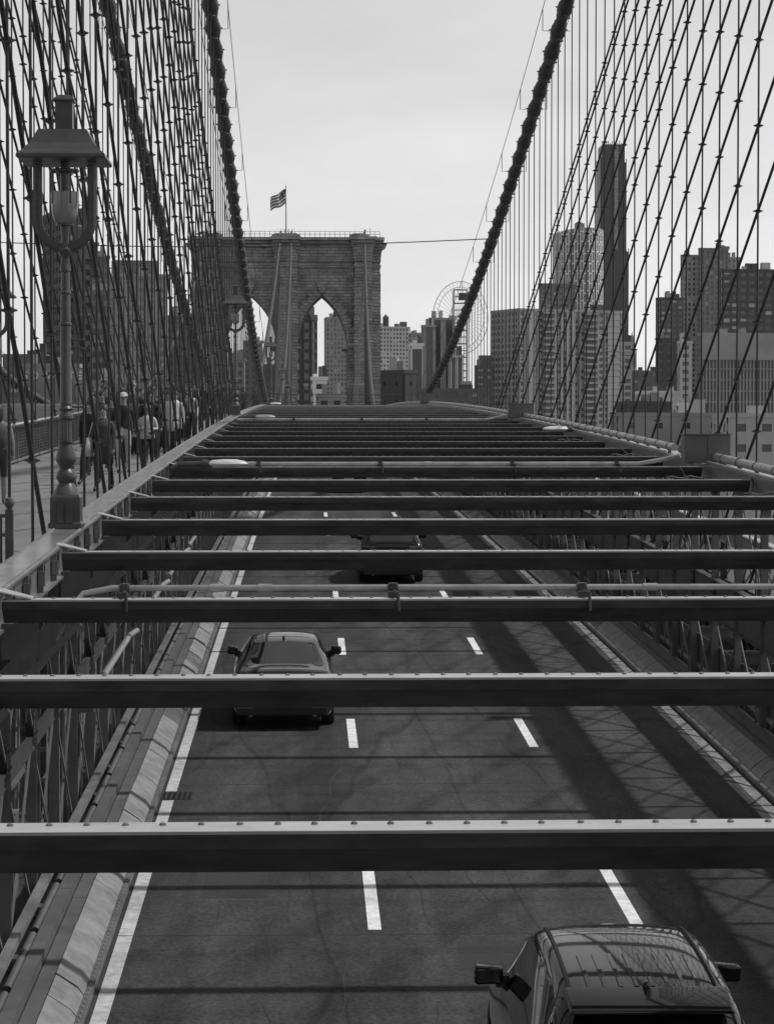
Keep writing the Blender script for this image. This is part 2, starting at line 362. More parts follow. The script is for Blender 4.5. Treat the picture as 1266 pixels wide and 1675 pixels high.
# ------------------------------------------------------------------ stiffening trusses along the road
def truss(X, sgn, label, y0, y1, near):
    """sgn points from the truss towards its road"""
    t = thing('stiffening_truss', label, 'truss', P(X, y0, ROAD))
    TOP = BEAM + .02
    def lng(name, xa, xb, ha, hb, m, seg=BP):
        y = y0
        while y < y1:
            b = MB(); b.dbox(min(xa, xb), max(xa, xb), y, y + seg - .01, ha, hb); b.build(name, m, t); y += seg
    return t, TOP, lng
def stud(r=.02, h=.018, n=6):
    b = MB(); b.lathe([(r, 0), (r * .9, h * .6), (r * .4, h)], (0, 0, 0), n); return b
SP = 2.286
def make_truss(X, sgn, label, y0, y1, plate, mid, panel=0, drop=0):
    t = thing('stiffening_truss', label, 'truss', P(X, y0, ROAD))
    HT = BEAM + .07 - drop
    n = int((y1 - y0) / SP)
    seg = SP * 4
    y = y0
    while y < y1:
        ye = y + seg - .012
        b = MB(); b.dbox(plate[0], plate[1], y, ye, HT - .025, HT); b.build('top_plate', 'steel_light', t)
        b = MB(); b.dbox(plate[0] + .045, plate[0] + .065, y, ye, HT - .30, HT - .026); b.dbox(plate[1] - .065, plate[1] - .045, y, ye, HT - .30, HT - .026)
        b.dbox(plate[0] - .02, plate[0] + .06, y, ye, HT - .325, HT - .301); b.dbox(plate[1] - .06, plate[1] + .02, y, ye, HT - .325, HT - .301)
        b.build('chord_girder', 'steel_light', t)
        b = MB(); b.dbox(X - .02, X + .02, y, ye, ROAD + mid[0], ROAD + mid[1]); fw = .07 if mid[1] - mid[0] > .2 else .035; b.dbox(X - fw, X + fw, y, ye, ROAD + mid[1], ROAD + mid[1] + .02); b.dbox(X - fw, X + fw, y, ye, ROAD + mid[0] - .02, ROAD + mid[0])
        b.build('middle_chord', 'steel_dark', t)
        b = MB(); b.dbox(X - .12, X + .12, y, ye, ROAD - .2, ROAD + .12); b.build('bottom_chord', 'steel_mid', t)
        if panel:
            b = MB(); b.dbox(X + .075, X + .09, y, ye, ROAD + .13, ROAD + panel); b.build('kerb_shade_plate', 'steel_dark', t)  # solid plate added to throw shade on the kerb
        y += seg
    # one post and one pair of diagonals as shared meshes
    hp = -.3 - (ROAD - HT) ; LH = HT - .33 - ROAD
    pb = MB(); pb.box(-.06, .06, -.045, -.035, 0, LH); pb.box(-.06, .06, .035, .045, 0, LH); pb.box(-.009, .009, -.034, .034, 0, LH)
    pm = pb.mesh('post', 'steel_mid')
    LA = HT - .33 - ROAD - mid[1] - .02
    db = MB(); db.bar((0, 0, 0), (0, SP, LA), .07, .02, up=(1, 0, 0)); dm = db.mesh('diagonal', 'steel_mid')
    db = MB(); db.bar((.03, 0, LA), (.03, SP, 0), .04, .02, up=(1, 0, 0)); dm2 = db.mesh('counter_diagonal', 'steel_mid')
    LB = mid[0] - .12
    db = MB(); db.bar((0, 0, 0), (0, SP, LB), .065, .02, up=(1, 0, 0)); dm3 = db.mesh('diagonal', 'steel_mid')
    db = MB(); db.bar((.03, 0, LB), (.03, SP, 0), .04, .02, up=(1, 0, 0)); dm4 = db.mesh('counter_diagonal', 'steel_mid')
    gb = MB()
    for zz in (.0, ): pass
    gb.box(-.05, -.04, -.16, .16, -.14, .14); gb.box(.04, .05, -.16, .16, -.14, .14)
    for dx in (-.055, .055):
        for dy in (-.11, 0, .11):
            for dz in (-.09, .09): gb.box(dx - .012, dx + .012, dy - .016, dy + .016, dz - .016, dz + .016)
    gm = gb.mesh('gusset', 'steel_dark')
    for i in range(n + 1):
        yy = y0 + SP * i; sl = math.atan(S0 - 2 * CC * yy)
        if i < 300: inst('post', pm, t, P(X, yy, ROAD))
        if i == n or i > 110: continue
        inst('diagonal', dm, t, P(X, yy, ROAD + mid[1] + .02), (sl, 0, 0)); inst('counter_diagonal', dm2, t, P(X, yy, ROAD + mid[1] + .02), (sl, 0, 0))
        inst('diagonal', dm3, t, P(X, yy, ROAD + .12), (sl, 0, 0)); inst('counter_diagonal', dm4, t, P(X, yy, ROAD + .12), (sl, 0, 0))
        if i < 60:
            inst('gusset', gm, t, P(X, yy, ROAD + (mid[0] + mid[1]) / 2 + .2)); inst('gusset', gm, t, P(X, yy, HT - .45))
    sb_ = MB(); sb_.box(-.044, .012, -.02, .02, -.3, -.03); sb_.box(-.03, .03, -.06, -.02, -.24, -.1); sm_ = sb_.mesh('stiffener', 'steel_mid')
    ov = MB(); ov.tube([(0, 0, 0), (.004, 0, 0)], .07, 12); om_ = ov.mesh('hand_hole', 'black_and_shade')
    for i in range(int(min(70, (y1 - y0) / 1.143)) if panel == 0 and X > -5 and X < 0 else 0):
        yy = y0 + .5 + i * 1.143; inst('stiffener', sm_, t, P(plate[1], yy, HT)); inst('hand_hole', om_, t, P(plate[1] - .0445, yy + .55, HT - .16))
    b = MB(); s = stud(.016, .014, 5)
    for i in range(900):
        yy = y0 + .08 * i * 1.3
        for xx in (plate[0] + .03, plate[1] - .03):
            c = P(xx, yy, HT); k0 = len(b.v); b.v += [v + c for v in s.v]; b.f += [tuple(k0 + q for q in f) for f in s.f]; b.m += s.m
    b.build('rivets', 'steel_light', t, kind='stuff')
    return t
tl = make_truss(-3.1, 1, 'riveted truss under the bright plate between promenade and road', 9.85, 300, (-2.85, -2.5), (2.1, 2.22))
tr = make_truss(7.45, -1, 'lattice truss along the right side of the road carrying the pipe', 1.0, 300, (7.14, 7.66), (1.7, 2.4), 1.15)
t2 = make_truss(-19.0, 1, 'far truss beyond the opposite roadway at the left of the promenade', 100, 300, (-19.3, -18.7), (1.7, 2.45))
t3 = make_truss(-8.3, -1, 'truss between the promenade fence and the opposite roadway', 60, 300, (-8.5, -8.05), (1.7, 2.45))
# second, inner layer of posts and rods under the promenade (left of the left truss)
t = thing('promenade_substructure', 'dark steel posts and thin rods beneath the promenade boards', 'steelwork', P(-4.2, 12, ROAD))
b = MB(); b.box(-.05, .05, -.05, -.04, 0, 3.7); b.box(-.05, .05, .04, .05, 0, 3.7); b.box(-.01, .01, -.04, .04, 0, 3.7); pm = b.mesh('post', 'steel_dark')
b = MB(); b.tube([(0, 0, 0), (0, .45, 3.6)], .016, 6); rm = b.mesh('rod', 'galvanised')
b = MB(); b.bar((0, 0, .2), (0, 2.25, 2.0), .06, .02, up=(1, 0, 0)); xm = b.mesh('brace', 'steel_dark')
b = MB(); b.bar((-.45, 0, 0), (.45, 0, 0), .05, .05); cm = b.mesh('cross_tie', 'steel_mid')
for i in range(34):
    yy = 9.5 + SP * i
    for X in (-3.75, -4.5): inst('post', pm, t, P(X, yy + .5, ROAD))
    inst('rod', rm, t, P(-3.45, yy + .3, ROAD + .1)); inst('rod', rm, t, P(-4.0, yy + 1.4, ROAD + .1))
    inst('brace', xm, t, P(-3.75, yy + .5, ROAD)); inst('brace', xm, t, P(-4.5, yy + .5, ROAD + 1.4))
    inst('cross_tie', cm, t, P(-3.7, yy + .55, ROAD + 1.9)); inst('cross_tie', cm, t, P(-3.7, yy + 1.5, ROAD + 1.1))
b = MB(); b.tube([(0, 0, 0), (0, 0, 1)], .014, 5); vr = b.mesh('thin_rod', 'galvanised')
b = MB(); b.box(-.03, .03, -.006, .006, 0, 1); b.box(-.03, -.022, -.03, .006, 0, 1); vp = b.mesh('angle_post', 'steel_mid')
for i in range(170):
    yy = 10 + i * .44
    inst(*((('thin_rod', vr) if i % 3 else ('angle_post', vp)) + (t, P(rnd.choice((-3.28, -3.5, -3.9)), yy + rnd.uniform(-.1, .1), ROAD + .1), (rnd.uniform(-.07, .07), rnd.uniform(-.02, .02), 0), (1, 1, rnd.uniform(2.6, 3.5)))))
for i in range(24):
    yy = 11 + i * 2.9; b = MB(); X_ = rnd.choice((-3.35, -3.6)); h_ = ROAD + rnd.uniform(.5, 2.6); b.dbox(X_ - .02, X_ + .02, yy, yy + rnd.uniform(1.5, 4), h_, h_ + .05); b.build('side_rail', 'steel_mid', t)
y = 9
while y < 200:
    b = MB(); b.dbox(-2.77, -2.75, y, y + 4.56, BEAM - 1.12, BEAM - .84); b.dbox(-2.86, -2.7, y, y + 4.56, BEAM - 1.14, BEAM - 1.121); b.build('shaded_stringer', 'black_and_shade', t)  # stringer under the girder, its shade painted in as near-black
    b = MB(); b.dbox(-7.2, -3.2, y, y + 4.56, -2.99, -2.74); b.build('floor_joists', 'soffit', t); y += 4.572

# ------------------------------------------------------------------ overhead cross beams
ob = thing('overhead_beams', 'row of riveted steel cross beams spanning above the road', 'beams', P(2.3, 9.85, BEAM))
def beam_mesh(x0, x1):
    b = MB()
    b.hexa([(x0, -.222, -.08), (x1, -.222, -.08), (x1, -.208, -.08), (x0, -.208, -.08), (x0, -.237, -.0145), (x1, -.237, -.0145), (x1, -.223, -.0145), (x0, -.223, -.0145)])
    b.hexa([(x0, -.10, -.20), (x1, -.10, -.20), (x1, -.085, -.20), (x0, -.085, -.20), (x0, -.206, -.078), (x1, -.206, -.078), (x1, -.191, -.078), (x0, -.191, -.078)])
    b.box(x0, x1, -.014, 0, -.08, -.0145)
    b.hexa([(x0, -.084, -.20), (x1, -.084, -.20), (x1, -.07, -.20), (x0, -.07, -.20), (x0, -.031, -.078), (x1, -.031, -.078), (x1, -.016, -.078), (x0, -.016, -.078)])
    return b
def rivets_mesh(x0, x1, p=.163):
    b = MB(); s = stud(.016, .012, 7); n = int((x1 - x0) / p)
    for i in range(n):
        c = Vector((x0 + .08 + i * p + rnd.uniform(-.004, .004), -.075 + rnd.uniform(-.004, .004), 0)); k0 = len(b.v); b.v += [v + c for v in s.v]; b.f += [tuple(k0 + q for q in f) for f in s.f]; b.m += s.m
    return b
bx0, bx1 = -2.498, 7.135
bm = beam_mesh(bx0, bx1).mesh('cross_beam', 'shaded_beam_steel'); cpb = MB(); cpb.box(bx0, bx1, -.24, 0, -.014, 0); cpm = cpb.mesh('sunlit_plate', 'sunlit_plate'); rm = rivets_mesh(bx0, bx1).mesh('rivets', 'steel_mid')  # top plate coloured as sunlit, beam below coloured as shaded
eb = MB(); eb.box(-.1, .1, -.22, -.02, -.32, -.195); em = eb.mesh('end_bracket', 'steel_mid')
kb = MB(); kb.bar((-.02, -.1, -.85), (.62, -.1, -.205), .05, .09, up=(0, 1, 0)); kb.box(-.02, .28, -.105, -.095, -.5, -.205); kbm = kb.mesh('knee_brace', 'steel_mid')
tb = MB(); tb.hexa([(-.05, -.3, .0735), (.24, -.22, .003), (.24, -.02, .003), (-.05, .06, .0735), (-.05, -.3, .085), (.24, -.22, .014), (.24, -.02, .014), (-.05, .06, .085)]); tpm = tb.mesh('tie_plate', 'sunlit_plate')
for k in range(-2, 99):
    Y = 9.97 + BP * k
    o = inst('cross_beam', bm, ob, P(0, Y, BEAM)); inst('sunlit_plate', cpm, o, P(0, Y, BEAM)); r = inst('rivets', rm, o, P(0, Y, BEAM + .0005), kind='stuff')
    if k < 40:
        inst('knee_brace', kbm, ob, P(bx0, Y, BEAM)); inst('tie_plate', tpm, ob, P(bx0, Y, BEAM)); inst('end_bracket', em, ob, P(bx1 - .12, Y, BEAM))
ob2 = thing('overhead_beams', 'cross beams over the opposite roadway seen past the promenade fence', 'beams', P(-13, 60, BEAM))
bm2 = beam_mesh(-18.6, -8.1); bm2.box(-18.6, -8.1, -.24, 0, -.014, 0); bm2 = bm2.mesh('cross_beam', 'sunlit_plate')
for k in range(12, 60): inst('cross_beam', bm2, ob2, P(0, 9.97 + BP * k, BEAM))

# ------------------------------------------------------------------ main cables, suspenders, stays
YM, ZLOW, SAG, HALF = 230.0, 1.48, 39.0, 243.0
YN, YF = YM - HALF, YM + HALF
ZST = 33.4
def cz(Y): return ZC + ZLOW + SAG * ((Y - YM) / HALF) ** 2
clb = MB()
for s_ in (-1, 1):
    pz = [(.028 * s_, -.03, -.03), (.105 * s_, -.012, -.008), (.105 * s_, .012, -.008), (.028 * s_, .03, -.03), (.028 * s_, -.03, .03), (.105 * s_, -.012, .008), (.105 * s_, .012, .008), (.028 * s_, .03, .03)]
    clb.hexa(pz if s_ > 0 else [pz[i] for i in (1, 0, 3, 2, 5, 4, 7, 6)])
clb.box(-.04, .04, -.042, .042, -.04, .04); clb.box(-.018, .018, -.02, .02, -.08, .08)
clamp_me = clb.mesh('clamp', 'band_steel')
sb = MB(); sb.tube([(0, 0, 0), (0, 0, 1)], .021, 7); susp_me = sb.mesh('suspender', 'rope', smooth=True)
bb = MB()
def ring(prof, n=12):
    k0 = len(bb.v)
    for r, y in prof:
        for j in range(n):
            a = 2 * math.pi * j / n; bb.v.append(Vector((r * math.cos(a), y, r * math.sin(a))))
    for i in range(len(prof) - 1):
        for j in range(n):
            a, c = k0 + i * n + j, k0 + i * n + (j + 1) % n; bb.f.append((a, a + n, c + n, c)); bb.m.append(0)
ring([(.22, -.95), (.27, -.85), (.285, -.3), (.32, -.26), (.325, .0), (.32, .26), (.285, .3), (.27, .85), (.22, .95)])
bb.box(-.07, .07, -.12, .12, -.52, -.25); bb.box(-.38, .38, -.03, .03, .02, .07); bb.box(-.05, .05, -.09, .09, .3, .44); bb.tube([(-.2, 0, -.42), (.2, 0, -.42)], .045, 6)
band_me = bb.mesh('cable_band', 'band_steel', smooth=True)
STAYS = [16.9, 21.5, 26.0, 30.6, 35.2, 39.8, 44.3, 48.9, 53.2, 58.2, 62.6, 67.6, 71.9, 76.4, 80.8, 86.1, 88.9, 94.2, 97.7, 102.6, 107.5, 112.8, 114.9]
def cable(label, xm, xt, near_stays, far_stays_x, hand, y_start=-13, far=True, s_from=8.0, hend=ROAD + .75):
    def cx(Y):
        if Y <= YM: return xm
        u = (Y - YM) / HALF; return xm + ((6.9 + 4.5 * u - xm) if u > .2 else (7.8 - xm) * u / .2) if xm > 0 else xm + (xt - xm) * u * u
    t = thing('suspension_cable', label, 'cable', (xm, YM, cz(YM)))
    ye = YF if far else 300
    b = MB(); n = 160; ys = [y_start + (ye - y_start) * i / n for i in range(n + 1)]
    b.tube([(cx(y), y, cz(y)) for y in ys], .21, 12); b.build('cable', 'cable_wrap', t, True)
    k = -20; sus = []
    while True:
        Y = 48.1 + SP * k; k += 1
        if Y > ye - 4: break
        if Y < s_from: continue
        ang = math.atan(2 * SAG * (Y - YM) / HALF ** 2)
        inst('cable_band', band_me, t, (cx(Y), Y, cz(Y)), (ang, 0, rnd.uniform(-.02, .02)), (rnd.uniform(.86, .95),) * 3)
        zb = P(0, Y, hend).z
        if cz(Y) - .4 > zb:
            inst('suspender', susp_me, t, (cx(Y), Y, zb), (0, 0, 0), (1, 1, cz(Y) - .4 - zb))
    def stay(base, far_side):
        if far_side: Y0, Yb = YF, 2 * YM - base; X0, X1 = xt, far_stays_x
        else: Y0, Yb = YN, base; X0, X1 = xm, xm
        z0 = ZC + ZST; zb = P(0, Yb, BEAM).z
        a = Vector((X0, Y0, z0)); c = Vector((X1, Yb, zb)); d = c - a
        e = c + d * ((zb - P(0, Yb, ROAD + .8).z) / (z0 - zb))
        b = MB(); b.tube([a, e], .032, 8); s = b.build('stay', 'rope', t, True)
        if far_side: return
        # clamps where the stay crosses the suspenders
        k = int((s_from - 48.1) / SP) + 1
        while True:
            Y = 48.1 + SP * k; k += 1
            if Y >= e.y: break
            p = a + d * ((Y - a.y) / d.y)
            if Y < 9 or p.z > cz(Y) - .6 or p.z < P(0, Y, -2.2).z: continue
            inst('clamp', clamp_me, s, p, (rnd.uniform(-.08, .08), 0, rnd.uniform(-.25, .25)))
    for bs in near_stays: stay(bs, False)
    if far:
        for bs in STAYS[7::2]: stay(bs, True)
    # hand ropes on stanchions above the cable
    for s in hand:
        b = MB(); b.tube([(cx(y) + s * .55, y, cz(y) + .95) for y in ys[::2]], .014, 5); b.build('hand_rope', 'rope', t)
        y = 5.0
        while y < 225:
            b = MB(); b.tube([(cx(y) + s * .3, y, cz(y) + .12), (cx(y) + s * .55, y, cz(y) + .12), (cx(y) + s * .55, y, cz(y) + .98)], .016, 5); b.build('stanchion', 'band_steel', t); y += 9.144
    return t
cable('outer main cable with its stays and suspenders rising at the right', 9.36, 11.4, STAYS[3:], 7.3, (-1, 1))
cable('inner main cable with stays at the right edge of the promenade', -3.54, -3.4, STAYS, -3.3, (-1, 1))
cable('inner main cable with stays at the left edge of the promenade', -7.25, -5.6, STAYS[1:], -5.2, (-1, 1))
cable('outer main cable at the far left beyond the opposite roadway', -21.8, -20.5, [], -17.5, (1,), y_start=60, s_from=110)
# tie rope between the cables
ty = 118.3; tz = cz(ty) + .1
t = thing('tie_rope', 'thin horizontal rope stretched between the main cables', 'rope', (9.2, ty, tz))
b = MB(); b.tube([(9.3, ty, tz)] + [(9.3 - 30.8 * i / 16, ty, tz - .45 * math.sin(math.pi * i / 16)) for i in range(1, 17)], .028, 6); b.build('rope', 'rope', t)
b = MB(); b.tube([(-3.2, ty, tz - .42), (-1.9, ty, tz - .42)], .07, 8); b.tube([(-2.4, ty, tz - .42), (-2.2, ty, tz - .42)], .11, 8); b.build('turnbuckle', 'band_steel', t)

# anchor brackets with ribbed drums under the right cable
db = MB()
prof = [(.16, -.34), (.3, -.34), (.3, -.28), (.22, -.26)]
k0 = 0
def lathe_x(b, prof, n=14):
    k0 = len(b.v)
    for r, x in prof:
        for j in range(n):
            a = 2 * math.pi * j / n; b.v.append(Vector((x, r * math.cos(a), r * math.sin(a))))
    for i in range(len(prof) - 1):
        for j in range(n):
            a, c = k0 + i * n + j, k0 + i * n + (j + 1) % n; b.f.append((a, c, c + n, a + n)); b.m.append(0)
    b.f.append(tuple(k0 + j for j in reversed(range(n)))); b.m.append(0)
    e = k0 + (len(prof) - 1) * n; b.f.append(tuple(e + j for j in range(n))); b.m.append(0)
pr = []
for i in range(5): pr += [(.2, -.35 + i * .15), (.31, -.34 + i * .15), (.31, -.28 + i * .15), (.2, -.27 + i * .15)]
lathe_x(db, pr); drum_me = db.mesh('drum', 'steel_dark')
ab = MB(); ab.box(-1.7, .55, -.16, .16, -.42, -.38); ab.box(-1.7, .55, -.13, .13, -.66, -.64); ab.box(-1.7, .55, -.02, .02, -.64, -.42); arm_me = ab.mesh('arm', 'steel_mid')
for k in range(24):
    Y = 16.2 + BP * k
    t = thing('cable_bracket', 'ribbed anchor drum on a bracket outside the right truss', 'bracket', P(9.3, Y, ROAD + .7), 'anchor drums outside the right truss')
    inst('arm', arm_me, t, P(9.3, Y, ROAD + .7)); inst('drum', drum_me, t, P(9.3, Y, ROAD + .7 - .06))
# outer lattice wall beyond the right truss
make_truss(9.95, -1, 'outer lattice truss beyond the anchor drums on the right', 14.0, 150, (9.8, 10.1), (1.0, 1.2), 0, 2.1)

# ------------------------------------------------------------------ pipes, boxes, luminaires on the frame
t = thing('conduit', 'long pale pipe clamped along the right truss top', 'pipe', P(7.3, 20, BEAM))
y = 14
while y < 236:
    if not (40.5 < y + 2 < 44.5): 
        b = MB(); b.tube([P(7.3, y, BEAM + .2), P(7.3, y + 4.55, BEAM + .2)], .075, 10); b.build('pipe', 'galvanised', t, True)
        b = MB(); b.tube([P(7.12, y, BEAM + .12), P(7.12, y + 4.55, BEAM + .12)], .022, 6); b.build('thin_pipe', 'galvanised', t, True)
    for q in range(3):
        b = MB(); yy = y + .6 + q * 1.5; b.tube([P(7.3, yy, BEAM + .2), P(7.3, yy + .05, BEAM + .2)], .088, 10); b.box(7.27, 7.33, yy, yy + .05, dk(yy) + BEAM + .05, dk(yy) + BEAM + .13); b.build('pipe_clamp', 'steel_mid', t)
    y += 4.572
def jbox(label, X0, X1, Y, h0, h1, d=.35):
    t = thing('junction_box', label, 'box', P((X0 + X1) / 2, Y, h0))
    z = dk(Y)
    b = MB(); b.box(X0, X1, Y, Y + d, z + h0, z + h1); b.build('body', 'grey_paint', t, bevel=.012)
    b = MB(); b.box(X0 - .015, X1 + .015, Y - .015, Y + d + .015, z + h1 + .001, z + h1 + .02); b.build('lid', 'grey_paint', t)
    b = MB(); b.box((X0 + X1) / 2 - .004, (X0 + X1) / 2 + .004, Y - .006, Y - .001, z + h0 + .02, z + h1 - .02)
    b.build('seam', 'steel_dark', t)
    b = MB(); b.box(X0 + .1, X0 + .16, Y + .02, Y + d, z + BEAM + .071, z + h0); b.box(X1 - .16, X1 - .1, Y + .02, Y + d, z + BEAM + .071, z + h0); b.build('feet', 'steel_mid', t)
jbox('large grey junction box on the right truss by the image edge', 6.72, 7.55, 41.2, BEAM + .1, BEAM + .6)
jbox('smaller grey junction box farther along the right pipe', 6.75, 7.6, 78.0, BEAM + .1, BEAM + .58)
jbox('third grey junction box far along the right pipe', 6.75, 7.6, 140.0, BEAM + .1, BEAM + .75, .5)
def conduit(label, Y, pts, r, clamps):
    t = thing('conduit', label, 'pipe', P(-1.5, Y, BEAM))
    b = MB(); b.tube([P(x, Y + dy, BEAM + h) for x, dy, h in pts], r, 10); b.build('pipe', 'galvanised', t, True)
    for x in clamps:
        b = MB(); z = dk(Y) + BEAM
        b.box(x - .025, x + .025, Y - .05, Y + .05, z + .0, z + pts[3][2] + r + .012); b.tube([(x - .04, Y, z + pts[3][2]), (x + .04, Y, z + pts[3][2])], r + .014, 10)
        b.tube([(x, Y - .07, z + .05), (x + .03, Y - .28, z + .05), (x + .035, Y - .29, z - .1)], .014, 6); b.box(x - .045, x + .03, Y - .17, Y - .08, z + .002, z + .05)
        b.build('pipe_clamp', 'steel_dark', t)
    for x in (pts[3][0] + .8, pts[3][0] + 1.2, pts[3][0] + 4.4):
        b = MB(); b.tube([P(x, Y, BEAM + pts[3][2]), P(x + .12, Y, BEAM + pts[3][2])], r + .008, 10); b.build('coupling', 'galvanised', t, True)
Y = 19.15
def pxX(px, Y): return (px - VX) * Y / F
conduit('grey pipe with clamps crossing on the third beam', Y, [(-2.05, -.1, -.35), (-1.98, -.05, -.12), (-1.86, 0, .03), (-1.62, 0, .075), (0, 0, .075), (7.2, 0, .075)], .026, [pxX(205, Y), pxX(643, Y), pxX(953, Y)])
conduit('pipe crossing the eighth beam and rising to the junction box', 41.95, [(-2.7, -.1, -.3), (-2.6, -.05, -.05), (-2.5, 0, .02), (-2.3, 0, .05), (0, 0, .05), (6.0, 0, .05), (6.4, 0, .12), (6.75, 0, .2)], .04, [-.9, 1.3, 3.7, 5.6])
conduit('thin pipe crossing a beam in the distance', 78.5, [(-2.7, -.1, -.3), (-2.6, -.05, -.05), (-2.5, 0, .02), (-2.3, 0, .05), (0, 0, .05), (6.0, 0, .05), (6.4, 0, .12), (6.75, 0, .2)], .04, [-.5, 1.8, 4.0])
def luminaire(label, px, Y, sgn):
    """street light head lying on a short arm, pointing sgn along X"""
    x0 = pxX(px, Y); t = thing('road_light', label, 'street light', P(x0, Y, BEAM + .05))
    z = dk(Y) + BEAM + .08
    b = MB(); b.tube([(x0, Y, z - .06), (x0 + sgn * .12, Y, z + .02), (x0 + sgn * .7, Y, z + .03)], [.05, .055, .065], 10); b.tube([(x0 + sgn * .52, Y, z + .03), (x0 + sgn * .62, Y, z + .03)], .08, 10); b.build('arm', 'lamp_iron', t, True)
    pts = []; b = MB(); n = 12; prof = [(.60, .05, .04), (.68, .10, .07), (.9, .13, .085), (1.1, .13, .08), (1.24, .1, .055), (1.3, .04, .02)]
    k0 = 0
    for d, rw, rh in prof:
        for j in range(n):
            a = 2 * math.pi * j / n; b.v.append(Vector((x0 + sgn * (d + .02), Y + rw * math.cos(a), z + .03 + rh * math.sin(a) * (1 if math.sin(a) > 0 else .7))))
    for i in range(len(prof) - 1):
        for j in range(n):
            a, c = i * n + j, i * n + (j + 1) % n; b.f.append((a, c, c + n, a + n) if sgn > 0 else (c, a, a + n, c + n)); b.m.append(0)
    b.f.append(tuple(range(n))); b.m.append(0); e = (len(prof) - 1) * n; b.f.append(tuple(e + j for j in range(n))); b.m.append(0)
    b.build('lamp_head', 'luminaire_head', t, True)
luminaire('pale cobra-head road light at the left, nearest of its row', 283, 40.6, 1)
luminaire('pale cobra-head road light at the left, second along the beams', 388, 79.5, 1)
luminaire('pale road light lying along a beam at the right side', 968, 62.5, -1)
luminaire('small distant road light at the far end of the beams', 425, 140, 1)
# loose black cables drooping between the beam ends at the right
for q, (Ya, Xa, lab) in enumerate(((28.2, 6.5, 'first'), (32.8, 6.7, 'second'), (37.4, 6.3, 'third'), (46.5, 6.6, 'fourth'), (55.7, 6.5, 'fifth'))):
    t = thing('loose_cable', 'black cable drooping between right beam ends, ' + lab + ' from the viewer', 'cable', P(Xa, Ya, BEAM))
    b = MB(); b.tube([P(Xa + .35 * math.sin(i * .7 + q) * .4 + i * .035, Ya + BP * i / 10, BEAM + .03 - .3 * math.sin(math.pi * i / 10)) for i in range(11)], .014, 6); b.build('run', 'rope', t)
    b = MB(); b.tube([P(Xa - .5 + .1 * i, Ya + .02 * i, BEAM + .03 + .02 * math.sin(i * 1.9)) for i in range(8)], .016, 6); b.build('coil', 'rope', t)
# boxes and a longitudinal conduit on the left truss
t = thing('conduit', 'grey pipe running along the left truss above the kerb', 'pipe', P(-2.95, 24, ROAD + 2))
for a, c in ((31.0, 37.5), (40.2, 46.0), (48, 54), (56, 62)):
    b = MB(); b.tube([P(-2.9, a, ROAD + 1.95), P(-2.9, c, ROAD + 1.95), P(-2.8, c + .25, ROAD + 2.0)], .05, 10); b.build('pipe', 'galvanised', t, True)
def tbox(label, X, Y, h, wx, dy, hz):
    t = thing('electrical_box', label, 'box', P(X, Y, h)); z = dk(Y) + h
    b = MB(); b.box(X - wx / 2, X + wx / 2, Y, Y + dy, z, z + hz); b.build('body', 'grey_paint', t, bevel=.01)
    b = MB(); b.box(X - wx / 2 - .012, X + wx / 2 + .012, Y - .012, Y + dy + .012, z + hz + .001, z + hz + .016); b.build('lid', 'steel_light', t)
    b = MB(); b.box(X + wx / 2 + .001, X + wx / 2 + .012, Y + .03, Y + dy - .03, z + .04, z + hz - .04); b.build('door', 'grey_paint', t)
tbox('small grey box at the lower end of the truss pipe', -2.95, 30.6, ROAD + 1.75, .22, .3, .22)
tbox('tall grey cabinet behind the low rail at the lower left', -3.35, 25.2, ROAD + .5, .26, .4, .95)
tbox('grey box with patterned top at the left picture edge', -3.5, 23.4, ROAD + .9, .3, .5, .3)
tbox('grey cabinet low at the left picture edge below the nearest beam', -3.25, 20.6, ROAD + .35, .28, .4, .85)

# ------------------------------------------------------------------ promenade fence, small railing
t = thing('promenade_fence', 'mesh fence with pale flat handrail along the left of the promenade', 'fence', P(-7.2, 40, -2.65))
pb = MB(); pb.box(-.03, .03, -.03, .03, 0, .98); pm = pb.mesh('post', 'steel_mid')
fb = MB()
for i in range(30): fb.box(-.006, .006, .04 + i * .075, .05 + i * .075, .1, .9)
for i in range(11): fb.box(-.005, .005, .03, 2.25, .1 + i * .08, .108 + i * .08)
fm = fb.mesh('mesh_panel', 'steel_mid')
for i in range(64):
    y = 30 + SP * i; sl = math.atan(S0 - 2 * CC * y)
    inst('post', pm, t, P(-7.2, y, -2.65)); inst('mesh_panel', fm, t, P(-7.2, y, -2.65), (sl, 0, 0), kind='stuff')
    b = MB(); b.dbox(-7.3, -7.06, y, y + SP - .01, -1.7, -1.665); b.build('handrail', 'steel_light', t)
    b = MB(); b.dbox(-7.22, -7.18, y, y + SP - .01, -2.6, -2.545); b.dbox(-7.22, -7.18, y, y + SP - .01, -1.78, -1.73); b.build('lower_rail', 'steel_light', t)
t = thing('baluster_railing', 'short dark railing with ball-topped post at the left edge', 'railing', P(-3.1, 24, -2.65))
z = dk(24) - 2.65
b = MB(); b.box(-3.13, -3.05, 23.96, 24.04, z, z + 1.0); b.lathe([(.03, 1.0), (.03, 1.02), (.05, 1.05), (.055, 1.08), (.04, 1.115), (.01, 1.13)], (-3.09, 24, z), 12); b.build('post', 'lamp_iron', t, True)
for i in range(16):
    x = -3.18 - i * .06; b = MB(); b.tube([(x, 24, z), (x, 24, z + .93)], .016, 8); b.build('baluster', 'lamp_iron', t, True)
for h in (.72, .92): b = MB(); b.box(-4.15, -3.13, 23.97, 24.03, z + h, z + h + .035); b.build('rail', 'lamp_iron', t)
b = MB()
for i in range(11):
    y = 170 + i * 6; b.tube([P(-2.2, 236, -2), P(-2.2, 236, -.9)], .03) if False else None
t = thing('crest_railing', 'thin two-bar railing across the crest of the bridge deck', 'railing', P(2, 236, BEAM))
